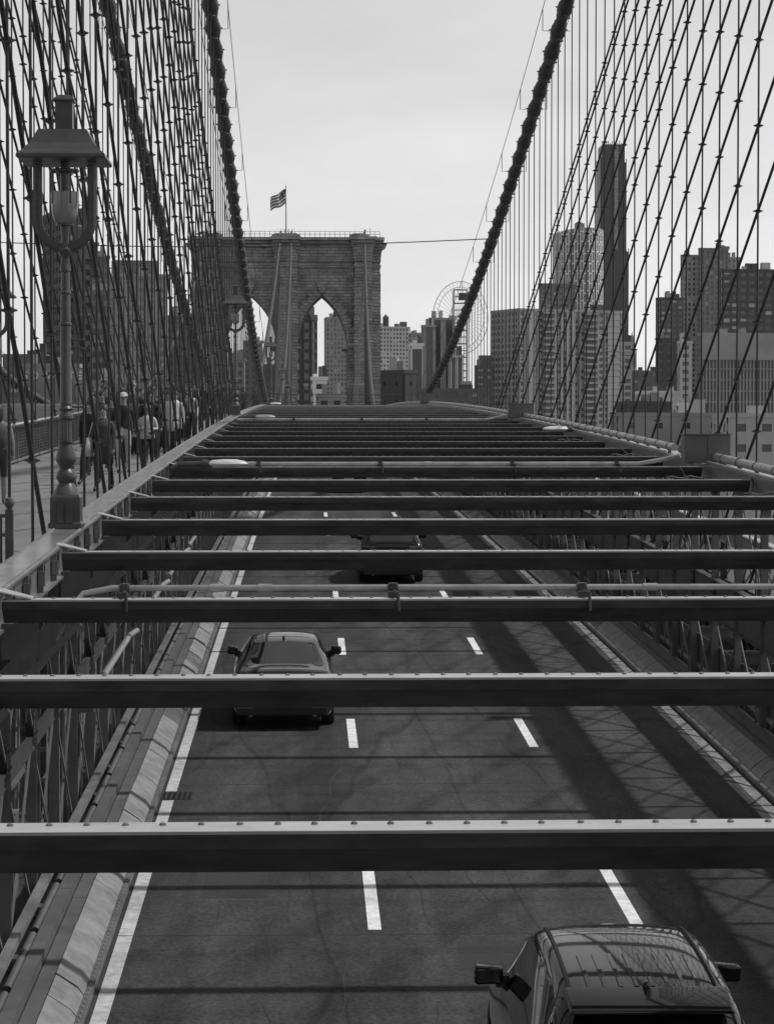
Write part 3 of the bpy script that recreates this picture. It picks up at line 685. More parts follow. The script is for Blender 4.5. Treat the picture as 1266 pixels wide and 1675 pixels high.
for i in range(5):
    X = -3.2 + i * 3.6; b = MB(); b.tube([P(X, 236, BEAM), P(X, 236, BEAM + 1.75)], .045, 6); b.build('post', 'steel_dark', t)
for h in (.75, 1.55): b = MB(); b.tube([P(-4.2, 236, BEAM + h), P(12, 236, BEAM + h)], .03, 6); b.build('rail', 'steel_dark', t)

# ------------------------------------------------------------------ promenade lamps
def lamp(label, X, Y, h, detail=True):
    t = thing('street_lamp', label, 'street lamp', P(X, Y, h), 'lamps along the promenade')
    c = P(X, Y, h)
    def add(name, b, m, sm=True):
        b.v = [v + c for v in b.v]; return b.build(name, m, t, sm)
    b = MB(); q = math.sqrt(2); 
    b.lathe([(.185 * q, 0), (.185 * q, .05), (.165 * q, .07), (.165 * q, .34), (.15 * q, .37)], n=4, rot=.5)
    for sx in (-1, 1):
        b.hexa([(sx * .05 - .04, -.185, .06), (sx * .05 + .04, -.185, .06), (sx * .05 + .04, -.166, .06), (sx * .05 - .04, -.166, .06), (sx * .05 - .03, -.185, .28), (sx * .05 + .03, -.185, .28), (sx * .05 + .03, -.166, .28), (sx * .05 - .03, -.166, .28)])
    add('pedestal', b, 'lamp_iron', False)
    # base bulb, fluted shaft, pole
    b = MB(); b.lathe([(.15, .371), (.135, .42), (.085, .5), (.1, .53), (.118, .57), (.105, .62), (.07, .66), (.075, .68), (.11, .74), (.118, .79), (.1, .87), (.075, .93), (.085, .95), (.085, .97)], n=20); add('base_bulb', b, 'lamp_iron')
    b = MB(); n = 24; k0 = 0
    for i, (r, zz) in enumerate([(.062, .971), (.062, 1.2), (.085, 1.22), (.085, 1.25), (.06, 1.27)]):
        for j in range(n):
            rr = r * (1 if (j % 2 or i > 1) else .88); a = 2 * math.pi * j / n; b.v.append(Vector((rr * math.cos(a), rr * math.sin(a), zz)))
    for i in range(4):
        for j in range(n):
            a, d = i * n + j, i * n + (j + 1) % n; b.f.append((a, d, d + n, a + n)); b.m.append(0)
    add('fluted_shaft', b, 'lamp_iron', False)
    b = MB(); b.lathe([(.075, 1.26), (.06, 1.3), (.078, 1.33), (.06, 1.36), (.066, 1.39), (.064, 1.4), (.058, 2.25), (.068, 2.26), (.068, 2.28), (.056, 2.29), (.053, 2.6), (.064, 2.61), (.064, 2.63), (.05, 2.64), (.048, 2.85), (.06, 2.86), (.06, 2.93), (.045, 2.95), (.045, 3.02), (.075, 3.06), (.075, 3.1), (.05, 3.12), (.04, 3.15)], n=16); add('pole', b, 'lamp_iron')
    if detail:
        for i, zz in enumerate((2.45, 2.1, 1.72, 1.35, 2.0)):
            s = -1 if i in (0, 2) else 1
            b = MB(); b.tube([(0, .03, zz + .0), (s * .19, .03, zz)], .011, 6); b.tube([(s * .185, .03, zz), (s * .205, .03, zz)], .018, 6); add('rung', b, 'lamp_iron')
    # yoke
    b = MB(); pts = []
    for i in range(15):
        a = math.pi * i / 14; pts.append(Vector((-.3 * math.cos(a), 0, 3.44 - .33 * math.sin(a))))
    pts = [Vector((-.3, 0, 4.05))] + pts + [Vector((.3, 0, 4.05))]
    k0 = 0
    for i, p_ in enumerate(pts):
        d_ = (pts[min(i + 1, len(pts) - 1)] - pts[max(i - 1, 0)]).normalized(); sd_ = Vector((d_.z, 0, -d_.x))
        for a_, c_ in ((-.05, -.02), (-.02, -.035), (.02, -.035), (.05, -.02), (.05, .02), (.02, .035), (-.02, .035), (-.05, .02)): b.v.append(p_ + sd_ * a_ + Vector((0, c_, 0)))
    for i in range(len(pts) - 1):
        for j in range(8): b.f.append((i * 8 + j, i * 8 + (j + 1) % 8, i * 8 + 8 + (j + 1) % 8, i * 8 + 8 + j)); b.m.append(0)
    for s in (-1, 1):
        for zz in (3.44, 3.72): b.hexa([(s * .35 - .03, -.02, zz - .03), (s * .35 + .03, -.02, zz), (s * .35 + .03, .02, zz), (s * .35 - .03, .02, zz - .03), (s * .35 - .03, -.02, zz + .05), (s * .35 + .03, -.02, zz + .02), (s * .35 + .03, .02, zz + .02), (s * .35 - .03, .02, zz + .05)])
    add('yoke', b, 'lamp_iron', False)
    # glass and cage
    b = MB(); b.lathe([(.085, 3.38), (.118, 3.41), (.143, 3.5), (.154, 3.62), (.156, 3.73), (.15, 3.735)], n=18); add('lantern_glass', b, 'lamp_glass')
    b = MB(); b.lathe([(.05, 3.12), (.04, 3.2), (.05, 3.36), (.1, 3.365), (.1, 3.379)], n=12); add('lantern_base', b, 'lamp_iron')
    b = MB()
    for k in range(4):
        a = math.pi / 2 * k + .5; b.tube([(.152 * math.cos(a), .152 * math.sin(a), 3.6), (.152 * math.cos(a), .152 * math.sin(a), 3.93), (.08 * math.cos(a), .08 * math.sin(a), 3.98)], .011, 5)
    b.lathe([(.05, 3.74), (.05, 4.06)], n=10); b.lathe([(.15, 3.95), (.16, 3.96), (.16, 3.975), (.15, 3.985)], n=16); add('cage', b, 'lamp_iron', False)
    b = MB(); b.lathe([(.47 * q, 4.06), (.485 * q, 4.075), (.48 * q, 4.11), (.42 * q, 4.16), (.35 * q, 4.24), (.3 * q, 4.33), (.265 * q, 4.40), (.10 * q, 4.405)], n=4, rot=.5); add('shade', b, 'lamp_iron', False)
    b = MB(); b.lathe([(.095 * q, 4.406), (.095 * q, 4.72), (.115 * q, 4.73), (.115 * q, 4.75), (.07 * q, 4.8)], n=4, rot=.5); add('chimney', b, 'lamp_iron', False)
lamp('iron promenade lamp standing on the bright plate, nearest the viewer', -2.7, 25.9, BEAM + .07)
lamp('iron promenade lamp beside the inner cable, second along the plate', -2.68, 85.5, BEAM + .07, False)
lamp('distant promenade lamp, third along the plate before the stone tower', -2.68, 165, BEAM + .07, False)
lamp('distant promenade lamp, fourth along the plate', -2.68, 236, BEAM - .1, False)
lamp('tiny promenade lamp, farthest of the row at the crest', -2.68, 300, BEAM - .1, False)
lamp('iron promenade lamp on the opposite side of the boardwalk', -5.9 - 1.9, 58, -2.6)

# ------------------------------------------------------------------ far stone tower
TW = 465.0
def tp(px, py, Y=TW): return at(px, py, Y)
def tX(px): return tp(px, 500).x
def tZ(py): return tp(500, py).z
tower = thing('stone_tower', 'granite bridge tower with two pointed arches and cornice', 'bridge tower', (tX(468), TW + 8, 0))
TXc = 468
def mir(px): return 2 * TXc - px
ztop = tZ(397); YB = TW + 16; YW = TW + 2.2
APX, SPR = tZ(481), tZ(568)
for cxp, name in ((527, 'r'), (mir(527), 'l')):
    b = MB(); xc = tX(cxp); hw = 41.5 / 8.13
    # pointed arch outline: two arcs
    rise = APX - SPR; r = (hw * hw + rise * rise) / (2 * hw); out = []
    amax = math.asin(min(1, rise / r)) if r >= rise else math.pi / 2
    nseg = 12
    for i in range(nseg + 1):
        a = amax * i / nseg; out.append((xc - hw + r - r * math.cos(a), SPR + r * math.sin(a)))
    pts = [(xc - hw, 0)] + out + [(2 * xc - x, z) for x, z in reversed(out[:-1])] + [(xc + hw, 0)]
    xl, xr = tX(cxp - 52), tX(cxp + 52)
    for (xa, za), (xb, zb) in zip(pts[1:-1], pts[2:-1]):
        b.hexa([(xa, YW, za), (xb, YW, zb), (xb, YB - 1, zb), (xa, YB - 1, za), (xa, YW, ztop), (xb, YW, ztop), (xb, YB - 1, ztop), (xa, YB - 1, ztop)])
    b.box(xl, xc - hw, YW, YB - 1, 0, ztop); b.box(xc + hw, xr, YW, YB - 1, 0, ztop)
    b.build('arch_wall', 'granite', tower)
    # voussoirs, stepped on the outside
    for s in (-1, 1):
        for i in range(1, 14):
            a = amax * (i - .5) / 13.2; da = amax / 13.2 / 2 * .93
            ln = 1.55 if i % 2 else 2.0
            q = []
            for rr, aa in ((r, a - da), (r + ln, a - da), (r + ln, a + da), (r, a + da)):
                x = hw - r + rr * math.cos(aa); q.append((xc + s * x, SPR + rr * math.sin(aa)))
            if s < 0: q = [q[0], q[3], q[2], q[1]]
            b = MB(); b.hexa([(x, YW - .5, z) for x, z in q] + [(x, YW + .2, z) for x, z in q]); b.build('voussoir', 'granite', tower)
        # impost
        xx = xc + s * (hw); b = MB(); b.box(xx - 1.0, xx + .6, YW - .5, YB, SPR - .35, SPR + .2) if s > 0 else b.box(xx - .6, xx + 1.0, YW - .5, YB, SPR - .35, SPR + .2)
        b.build('impost', 'granite', tower)
    b = MB(); kz0, kz1 = tZ(478), tZ(459)
    b.hexa([(xc - .5, YW - .5, kz0), (xc + .5, YW - .5, kz0), (xc + .5, YW + .3, kz0), (xc - .5, YW + .3, kz0), (xc - 1.1, YW - .5, kz1), (xc + 1.1, YW - .5, kz1), (xc + 1.1, YW + .3, kz1), (xc - 1.1, YW + .3, kz1)]); b.build('keystone', 'granite', tower)
    b = MB(); zz = tZ(470)
    b.box(xl, xr, YW - .12, YW + .1, zz - .15, zz + .15); b.build('stone_course', 'granite', tower)
def pier(x0, x1, yf, ybk, zt=None):
    b = MB(); b.box(tX(x0), tX(x1), yf, ybk, 0, zt or ztop); return b.build('pier', 'granite', tower)
pier(450, 486, TW + .0, YB + .5); pier(580, 608, TW, YB + .5); pier(mir(608), mir(580), TW, YB + .5)
pier(604, 622.5, TW + 2.8, YB - 2); pier(mir(622.5), mir(604), TW + 2.8, YB - 2)
# rough quoins on pier edges
b = MB()
for x0, x1, yf in ((450, 486, TW), (580, 608, TW), (mir(608), mir(580), TW), (604, 622.5, TW + 2.8), (mir(622.5), mir(604), TW + 2.8)):
    z = 20.0; k = 0
    while z < ztop - 6:
        for e, s in ((x0, 1), (x1, -1)):
            X = tX(e); ln = (1.3 if k % 2 else .8) + rnd.uniform(-.1, .1); j = rnd.uniform(.05, .16)
            xa, xb = sorted((X - s * j, X + s * ln)); b.box(xa, xb, yf - j, yf + 1.1, z + .04, z + .7)
        z += .74; k += 1
b.build('quoins', 'granite', tower, kind='stuff')
for py in (424.5, 434):
    z = tZ(py)
    for x0, x1, yf in ((449, 487, TW - .45), (579, 609, TW - .45), (mir(609), mir(579), TW - .45), (608, 623.6, TW + 2.3), (mir(623.6), mir(608), TW + 2.3), (487.5, 578.5, YW - .45), (mir(578.5), mir(487.5), YW - .45)):
        b = MB(); b.box(tX(x0), tX(x1), yf, YB, z - .22, z + .22); b.build('string_course', 'granite', tower)
zc0, zc1 = tZ(425), tZ(397)
for x0, x1, y0, fl in ((450, 486, TW, 1.0), (580, 608, TW, 1.0), (mir(608), mir(580), TW, 1.0), (606, 622.5, TW + 2.8, 1.3), (mir(622.5), mir(606), TW + 2.8, 1.3)):
    a, c = tX(x0), tX(x1); prev = None; b = MB()
    st = [(0, 0), (.45, .1), (.75, .3), (.92, .62), (1, 1)]
    for (u0, e0), (u1, e1) in zip(st, st[1:]):
        za, zb = zc0 + (zc1 - zc0) * u0, zc0 + (zc1 - zc0) * u1; p, q = fl * e0 + .1, fl * e1 + .1
        b.hexa([(a - p, y0 - p, za), (c + p, y0 - p, za), (c + p, YB, za), (a - p, YB, za), (a - q, y0 - q, zb), (c + q, y0 - q, zb), (c + q, YB, zb), (a - q, YB, zb)])
    b.build('capital', 'granite', tower)
for py0, py1, ov in ((397, 392.5, 0), (392.5, 387.5, 7)):
    z0, z1 = tZ(py0), tZ(py1)
    b = MB(); b.box(tX(314 - ov), tX(mir(314) + ov), YW - 1.2 - ov * .12, YB + 1, z0 + .003, z1); b.build('cornice', 'granite', tower)
    for c0, c1 in ((443, 493), (571, 617), (mir(617), mir(571))):
        b = MB(); b.box(tX(c0 + 4 - ov * .5), tX(c1 - 4 + ov * .5), TW - 1.3 - ov * .1, YW - 1.3 - ov * .12, z0 + .003, z1 - .004); b.build('cornice', 'granite', tower)
for c0, c1 in ((445, 491), (572, 604), (mir(604), mir(572))):
    b = MB(); b.box(tX(c0), tX(c1), TW, YB - 2, tZ(387.4), tZ(383)); b.box(tX(c0 + 5), tX(c1 - 5), TW + 1, YB - 3, tZ(383), tZ(380.5)); b.build('saddle_block', 'granite', tower)
for i in range(38):
    X = tX(318) + i * (tX(622) - tX(318)) / 37; b = MB(); b.tube([(X, TW + 1.5, tZ(387.5)), (X, TW + 1.5, tZ(377.5))], .05, 5); b.build('railing_post', 'galvanised', tower)
for py in (377.5, 382): b = MB(); b.tube([(tX(318), TW + 1.5, tZ(py)), (tX(622), TW + 1.5, tZ(py))], .05, 5); b.build('railing_bar', 'galvanised', tower)
for px in (460, 466, 472, 478):
    b = MB(); b.tube([(tX(px), TW + 3, tZ(383)), (tX(px), TW + 3, tZ(373))], .09, 5); b.build('saddle_post', 'steel_dark', tower)
b = MB(); b.tube([(tX(597), TW + 2, tZ(383)), (tX(597.5), TW + 2, tZ(374))], .2, 6); b.tube([(tX(606), TW + 2, tZ(383)), (tX(606), TW + 2, tZ(371))], .05, 5); b.build('rooftop_mast', 'steel_dark', tower)
# the tower behind the viewer: the same stonework, one main span back
tower_b = thing('stone_tower', 'granite bridge tower standing behind the viewer', 'bridge tower', tower.location - Vector((0, 2 * HALF, 0)))
for ch in [o for o in list(COL.objects) if o.parent == tower and 'railing' not in o.name]:
    c = ch.copy(); c.parent = tower_b; COL.objects.link(c)
# flag
t = thing('flag', 'striped flag with dark canton flying from a pole on the tower', 'flag', (tX(468), TW + 4, tZ(383)))
b = MB(); b.tube([(tX(468), TW + 4, tZ(383)), (tX(468), TW + 4, tZ(302))], [.16, .08], 8); b.lathe([(.05, 0), (.16, .1), (.05, .25)], (tX(468), TW + 4, tZ(302)), 8); b.build('pole', 'galvanised', t, True)
nx, ny = 20, 9; fl = MB()
def fp(u, v):                                    # u away from the pole, v from top
    x = tX(467.6) - u * 3.05 - .1 * math.sin(v * 3); 
    z = tZ(305.5) - v * 3.1 - u * 1.65 + .16 * math.sin(u * 8.5 + v * 1.5) + (.5 * u * (v - .3))
    return Vector((x, TW + 4 + .3 * math.sin(u * 8 + v), z))
for i in range(nx):
    for j in range(ny):
        c = (i < 8 and j < 5)
        mm = 0 if c else (0 if j % 2 == 0 else 1)
        if c and (i % 2 == 1 and j % 2 == 1): mm = 1 if (i // 2 + j // 2) % 2 else 0
        fl.quad(fp(i / nx, j / ny), fp(i / nx, (j + 1) / ny), fp((i + 1) / nx, (j + 1) / ny), fp((i + 1) / nx, j / ny), m=mm)
o = fl.build('cloth', ['flag_dark', 'flag_light'], t); sm = o.modifiers.new('thickness', 'SOLIDIFY'); sm.thickness = .02

# ------------------------------------------------------------------ city behind: every building a wall with real window openings over a dark glazed core
def facade(wb, L0, Hh, bay, fl, pier_f, span_f, proud, frame, z0=0.0):
    """adds piers and spandrels for one face; frame(u, out, z) -> point"""
    nb = max(1, round(L0 / bay)); nf = max(1, round(Hh / fl)); bw_, fh = L0 / nb, Hh / nf
    def bx(u0, u1, za, zb, o):
        wb.hexa([frame(u0, o, za), frame(u1, o, za), frame(u1, -.05, za), frame(u0, -.05, za), frame(u0, o, zb), frame(u1, o, zb), frame(u1, -.05, zb), frame(u0, -.05, zb)])
    pw = bw_ * pier_f
    if pier_f > 0:
        for i in range(nb + 1):
            u = i * bw_; bx(max(0, u - pw / 2), min(L0, u + pw / 2), z0, z0 + Hh, proud)
    if span_f > 0:
        for j in range(nf + 1):
            z = z0 + j * fh; bx(0, L0, max(z0, z - fh * span_f / 2), min(z0 + Hh + .8, z + fh * span_f / 2), proud * .8)
def building(name, label, xl, xc, xr, ytop, D, th=20, wall='b_grey', glass='b_glass', bay=3.4, fl=3.0, pier_f=.4, span_f=.45, proud=.35, roof=(), zbot=1.6, cat='building', extra=None, depth=None):
    th_ = R(th); k = D / F
    base = at(xc, HZ, D); base.z = zbot; top = at(xc, ytop, D).z; H = top - zbot
    be = math.atan((xc - VX) / F); ef = th_ + be
    if th >= 0: W = max(4, (xr - xc) * k / math.cos(ef)); Dp = max(2, (xc - xl) * k / max(.1, math.sin(ef))) if xc > xl else 18
    else: W = max(4, (xc - xl) * k / math.cos(ef)); Dp = max(2, (xr - xc) * k / max(.1, -math.sin(ef))) if xr > xc else 18
    if depth: Dp = depth
    Dp = min(Dp, 90)
    sg = 1 if th >= 0 else -1
    c, s = math.cos(th_), math.sin(th_)
    def wld(x, y, z): return Vector((base.x + x * c - y * s, base.y + x * s + y * c, zbot + z))
    t = thing(name, label, cat, base)
    g = MB(); x0, x1 = (0, W) if sg > 0 else (-W, 0)
    g.hexa([wld(x0, 0, -1), wld(x1, 0, -1), wld(x1, Dp, -1), wld(x0, Dp, -1), wld(x0, 0, H), wld(x1, 0, H), wld(x1, Dp, H), wld(x0, Dp, H)])
    g.build('glazing', glass, t)
    wb = MB()
    facade(wb, W, H, bay, fl, pier_f, span_f, proud, (lambda u, o, z: wld(x0 + u, -o, z)))
    if sg > 0: facade(wb, Dp, H, bay, fl, pier_f, span_f, proud, (lambda u, o, z: wld(x0 - o, Dp - u, z)))
    else: facade(wb, Dp, H, bay, fl, pier_f, span_f, proud, (lambda u, o, z: wld(x1 + o, u, z)))
    wb.build('wall', wall, t)
    if span_f > .2 and pier_f < .65 and H * W > 60:
        rb = random.Random(hash((round(xl), round(ytop))) & 0xffff); bl = MB(); nb = max(1, round(W / bay)); nf = max(1, round(H / fl)); bw_, fh = W / nb, H / nf
        for i in range(nb):
            for j in range(nf):
                if rb.random() < .22:
                    u0, u1 = x0 + (i + pier_f / 2) * bw_, x0 + (i + 1 - pier_f / 2) * bw_; za, zb = (j + span_f / 2) * fh, (j + 1 - span_f / 2) * fh; za = zb - (zb - za) * rb.choice((.4, .7, 1))
                    bl.quad(wld(u0, -.02, za), wld(u1, -.02, za), wld(u1, -.02, zb), wld(u0, -.02, zb))
        if bl.v: bl.build('window_blinds', 'b_pale', t, kind='stuff')
    if H * W > 150:
        rb = random.Random(int(xl * 7 + ytop)); 
        for i in range(rb.randint(2, 4)):
            ux = x0 + W * rb.uniform(.08, .85); uy = Dp * rb.uniform(.1, .5); ww = rb.uniform(1.2, min(5, W * .2)); hh = rb.uniform(1.2, 3.6); q = MB()
            q.hexa([wld(ux, uy, H + 1.012), wld(ux + ww, uy, H + 1.012), wld(ux + ww, uy + 3, H + 1.012), wld(ux, uy + 3, H + 1.012), wld(ux, uy, H + 1 + hh), wld(ux + ww, uy, H + 1 + hh), wld(ux + ww, uy + 3, H + 1 + hh), wld(ux, uy + 3, H + 1 + hh)])
            q.build('rooftop_unit', rb.choice(('b_grey', 'b_dark', 'b_pale')), t)
    r = MB(); e = proud + .15
    r.hexa([wld(x0 - e, -e, H + .02), wld(x1 + e, -e, H + .02), wld(x1 + e, Dp, H + .02), wld(x0 - e, Dp, H + .02), wld(x0 - e, -e, H + 1.0), wld(x1 + e, -e, H + 1.0), wld(x1 + e, Dp, H + 1.0), wld(x0 - e, Dp, H + 1.0)])
    r.build('parapet', wall, t)
    for (p0, p1, py, *m) in roof:
        a0 = (p0 - xc) * k; a1 = (p1 - xc) * k; zt = at(xc, py, D).z - zbot
        q = MB(); y0_, y1_ = Dp * .25, Dp * .25 + max(4, min(Dp * .5, abs(a1 - a0)))
        q.hexa([wld(a0, y0_, H + 1.01), wld(a1, y0_, H + 1.01), wld(a1, y1_, H + 1.01), wld(a0, y1_, H + 1.01), wld(a0, y0_, zt), wld(a1, y0_, zt), wld(a1, y1_, zt), wld(a0, y1_, zt)])
        q.build('rooftop_block', m[0] if m else wall, t)
    if extra: extra(t, wld, W, Dp, H, x0, x1)
    return t
def water_tank(px, py0, py1, D, label, w=9):
    a = at(px, py0, D); k = D / F; t = thing('water_tank', label, 'water tank', a); h = (py0 - py1) * k; r = w * k / 2
    b = MB(); b.lathe([(r * .9, .8), (r, .8), (r, h * .75), (r * 1.08, h * .75), (.1, h)], a, 12); b.build('tank', 'b_dark', t, True)
    for i in range(4):
        q = math.pi / 2 * i + .7; b = MB(); b.tube([a + Vector((r * .7 * math.cos(q), r * .7 * math.sin(q), -2)), a + Vector((r * .7 * math.cos(q), r * .7 * math.sin(q), .9))], .15, 5); b.build('leg', 'b_dark', t)

# --- left of the tower
building('dark_tower_block', 'dark stepped high-rise behind the nearest lamp', 73, 104, 144, 345, 760, 18, 'b_dark', 'b_glass', 4.2, 3.4, .3, .5, roof=())
building('stepped_wing', 'banded dark wing stepping down beside the high-rise', 128, 131, 161, 401, 742, 10, 'b_brick', 'b_glass', 30, 3.5, .05, .45)
building('stepped_wing', 'lowest banded wing of the dark stepped high-rise', 150, 152, 179, 423, 733, 10, 'b_brick', 'b_glass', 30, 3.5, .05, .45)
building('apartment_tower', 'grey apartment tower with bright windows seen through the left stays', 180, 188, 275, 452, 820, 12, 'b_grey', 'b_glass_light', 3.6, 3.2, .5, .5, roof=((190, 262, 424, 'b_brick'),))
building('apartment_block', 'lower apartment block hidden behind the dense left stays', 268, 272, 318, 520, 860, 12, 'b_brick', 'b_glass', 3.4, 3.1, .5, .5)
def sign(t, wld, W, Dp, H, x0, x1):
    for txt, z, sz in (('SO WATER', H - 3.1, 2.1),):
        cu = bpy.data.curves.new('lettering', 'FONT'); cu.body = txt; cu.size = sz * 1.35; cu.extrude = .03; cu.space_character = 1.35
        oc = bpy.data.objects.new('lettering', cu); cu.materials.append(M['b_white']); me = bpy.data.meshes.new_from_object(oc); bpy.data.objects.remove(oc)
        o = bpy.data.objects.new('lettering', me); COL.objects.link(o); o.parent = t
        o.location = wld(x0 + 1.0, -.75, z) - wl(t); o.rotation_euler = (R(90), 0, 0)
building('warehouse', 'low grey building with large white roof lettering', 33, 33, 127, 601, 610, 0, 'b_grey', 'b_glass', 4, 12, 1.0, 1.0, extra=sign, depth=20)
building('warehouse', 'plain low block behind the lettered building', 8, 8, 73, 585, 640, 0, 'b_brick', 'b_glass', 5, 4, .7, .7, depth=20)
building('loft_building', 'low pale loft building with bright windows behind the promenade crowd', 126, 126, 212, 628, 600, 0, 'b_grey', 'b_glass_light', 4.0, 4.2, .3, .4, depth=20)
building('loft_building', 'low brick loft building at the far left edge', -60, -60, 34, 630, 600, 0, 'b_brick', 'b_glass', 4.0, 4.2, .4, .4, depth=20)
# --- through and beside the arch
building('balcony_tower', 'dark balcony tower seen through the left of the arch', 478, 509, 518, 524, 720, -35, 'b_dark', 'b_glass', 3.6, 3.1, .35, .35, roof=((498, 505, 514),))
building('slab_tower', 'grey gridded apartment slab seen through the right of the arch', 534, 534, 580, 521, 1500, 2, 'b_grey', 'b_glass', 2.3, 2.9, .5, .5, roof=((546, 556, 509, 'b_dark'),), depth=25)
building('white_house', 'small white building low in the arch opening', 511, 511, 527, 622, 640, 0, 'b_white', 'b_glass', 3.0, 3.4, .55, .6, depth=12, roof=((512, 519, 611),))
building('apartment_block', 'low pale block beneath the slab in the arch', 520, 520, 562, 650, 600, 0, 'b_grey', 'b_glass', 3.2, 3.4, .5, .5, depth=12)
building('apartment_tower', 'pale apartment tower with rows of windows right of the stone tower', 614, 616, 668, 536, 1700, 14, 'b_pale', 'b_glass', 2.4, 2.9, .5, .45, roof=((667, 674, 542),))
water_tank(631, 536, 514, 1705, 'round rooftop tank on the pale tower by the stone tower', 10)
building('office_block', 'grey office block between the pale tower and the ribbed towers', 664, 667, 694, 546, 1720, 14, 'b_grey', 'b_glass', 3.4, 3.3, .4, .5)
building('white_frame_block', 'low block with bright white edge frame beside the ribbed tower', 673, 673, 688, 566, 820, 0, 'b_white', 'b_glass', 15, 30, .14, .06, depth=12)
building('brick_block', 'small near-black block in front of the pale tower', 649, 661, 676, 611, 620, 40, 'b_dark', 'b_glass', 5, 5, .8, .8, depth=10)
building('ribbed_tower', 'dark ribbed tower, shorter of the pair by the wheel', 690, 692, 712, 535, 1050, 10, 'b_grey', 'b_glass', 5.2, 200, .45, 0)
building('ribbed_tower', 'dark ribbed tower, taller of the pair by the wheel', 703, 705, 744, 523, 1080, 10, 'b_grey', 'b_glass', 5.2, 200, .45, 0)
building('slender_tower', 'pale finned tower below the wheel beside the main cable', 734, 736, 757, 585, 900, 10, 'b_pale', 'b_glass', 2.6, 200, .45, 0)
building('brick_block', 'brown block left of the big gridded slab', 778, 779, 806, 601, 1020, 8, 'b_brick', 'b_glass', 3.2, 3.0, .45, .45, roof=((786, 806, 581),))
# --- big slab right of the cable
def slab_extra(t, wld, W, Dp, H, x0, x1):
    for u0, u1 in ((.075, .15), (.86, .975)):                 # pale blank strips
        b = MB(); b.hexa([wld(W * u0, -.75, 0), wld(W * u1, -.75, 0), wld(W * u1, -.3, 0), wld(W * u0, -.3, 0), wld(W * u0, -.75, H), wld(W * u1, -.75, H), wld(W * u1, -.3, H), wld(W * u0, -.3, H)]); b.build('blank_strip', 'b_strip', t)
    for u0, u1 in ((.22, .34), (.62, .76)):                   # balcony stacks
        b = MB(); b.hexa([wld(W * u0, -.5, 0), wld(W * u1, -.5, 0), wld(W * u1, -.37, 0), wld(W * u0, -.37, 0), wld(W * u0, -.5, H), wld(W * u1, -.5, H), wld(W * u1, -.37, H), wld(W * u0, -.37, H)]); b.build('balcony_recess', 'b_brick', t)
        z = 1.5
        while z < H - 1:
            b = MB(); b.hexa([wld(W * u0, -1.8, z), wld(W * u1, -1.8, z), wld(W * u1, -.51, z), wld(W * u0, -.51, z), wld(W * u0, -1.8, z + .95), wld(W * u1, -1.8, z + .95), wld(W * u1, -.51, z + .95), wld(W * u0, -.51, z + .95)]); b.build('balcony', 'b_grey', t); z += 2.75
    for i in range(13):
        u = .4 + i * .018 if i < 12 else .985
        if i < 12 and i % 3 == 0:
            b = MB(); b.hexa([wld(W * u, -.8, 0), wld(W * u + .5, -.8, 0), wld(W * u + .5, -.3, 0), wld(W * u, -.3, 0), wld(W * u, -.8, H), wld(W * u + .5, -.8, H), wld(W * u + .5, -.3, H), wld(W * u, -.3, H)]); b.build('rib', 'b_strip', t)
    z = 2.0
    while z < H:
        b = MB(); b.hexa([wld(W * .86, -.77, z), wld(W * .975, -.77, z), wld(W * .975, -.74, z), wld(W * .86, -.74, z), wld(W * .86, -.77, z + .3), wld(W * .975, -.77, z + .3), wld(W * .975, -.74, z + .3), wld(W * .86, -.74, z + .3)]); b.build('joint', 'b_brick', t); z += 2.75
building('apartment_slab', 'huge gridded apartment slab filling the right skyline', 803, 848, 1019, 508, 1000, 24, 'b_grey', 'b_glass', 3.1, 2.75, .42, .42, extra=slab_extra)
building('slim_block', 'thin pale windowed block beside the huge slab', 1019, 1019, 1026, 563, 1100, 0, 'b_pale', 'b_glass', 3.4, 3.2, .3, .4, depth=10)
# rounded white-gridded tower
def round_tower():
    D = 1500; k = D / F; t = thing('rounded_tower', 'rounded tower with white window frames behind the slab', 'building', at(948, HZ, D) - Vector((0, 0, ZC - 1.6)))
    c = at(948, HZ, D); rx = 41 * k; n = 26
    def pt(a, o, z): return Vector((c.x + (rx + o) * math.sin(a), c.y + 14 - (15 + o) * math.cos(a), z))
    g = MB(); A = [R(-88) + R(176) * i / n for i in range(n + 1)]
    def zt(a): return at(948, 381 - 9 * math.cos((a - .5) * .9), D).z
    wb = MB()
    for i in range(n):
        a0, a1 = A[i], A[i + 1]
        g.quad(pt(a0, 0, 1.6), pt(a1, 0, 1.6), pt(a1, 0, zt(a1)), pt(a0, 0, zt(a0)))
    g.f.append(tuple([i * 4 + 3 for i in range(n)] + [n * 4 - 2])); g.m.append(0)
    g.build('glazing', 'b_glass_light', t)
    for i in range(n + 1):
        a = A[i]; d = R(.75); wb.hexa([pt(a - d, .5, 1.6), pt(a + d, .5, 1.6), pt(a + d, 0, 1.6), pt(a - d, 0, 1.6), pt(a - d, .5, zt(a)), pt(a + d, .5, zt(a)), pt(a + d, 0, zt(a)), pt(a - d, 0, zt(a))])
    z = 4.0; j = 0
    while z < at(948, 374, D).z:
        for i in range(n):
            a0, a1 = A[i], A[i + 1]
            zz = z + (1.6 if i % 2 else 0)
            if zz < zt(a0): wb.hexa([pt(a0, .42, zz), pt(a1, .42, zz), pt(a1, 0, zz), pt(a0, 0, zz), pt(a0, .42, zz + .8), pt(a1, .42, zz + .8), pt(a1, 0, zz + .8), pt(a0, 0, zz + .8)])
        z += 6.4; j += 1
    wb.build('wall', 'b_white', t)
    q = MB(); p0, p1 = at(942, 380, D), at(957, 364, D); q.box(p0.x, p1.x, c.y + 4, c.y + 10, p0.z - 4, p1.z); q.build('rooftop_block', 'b_grey', t)
round_tower()
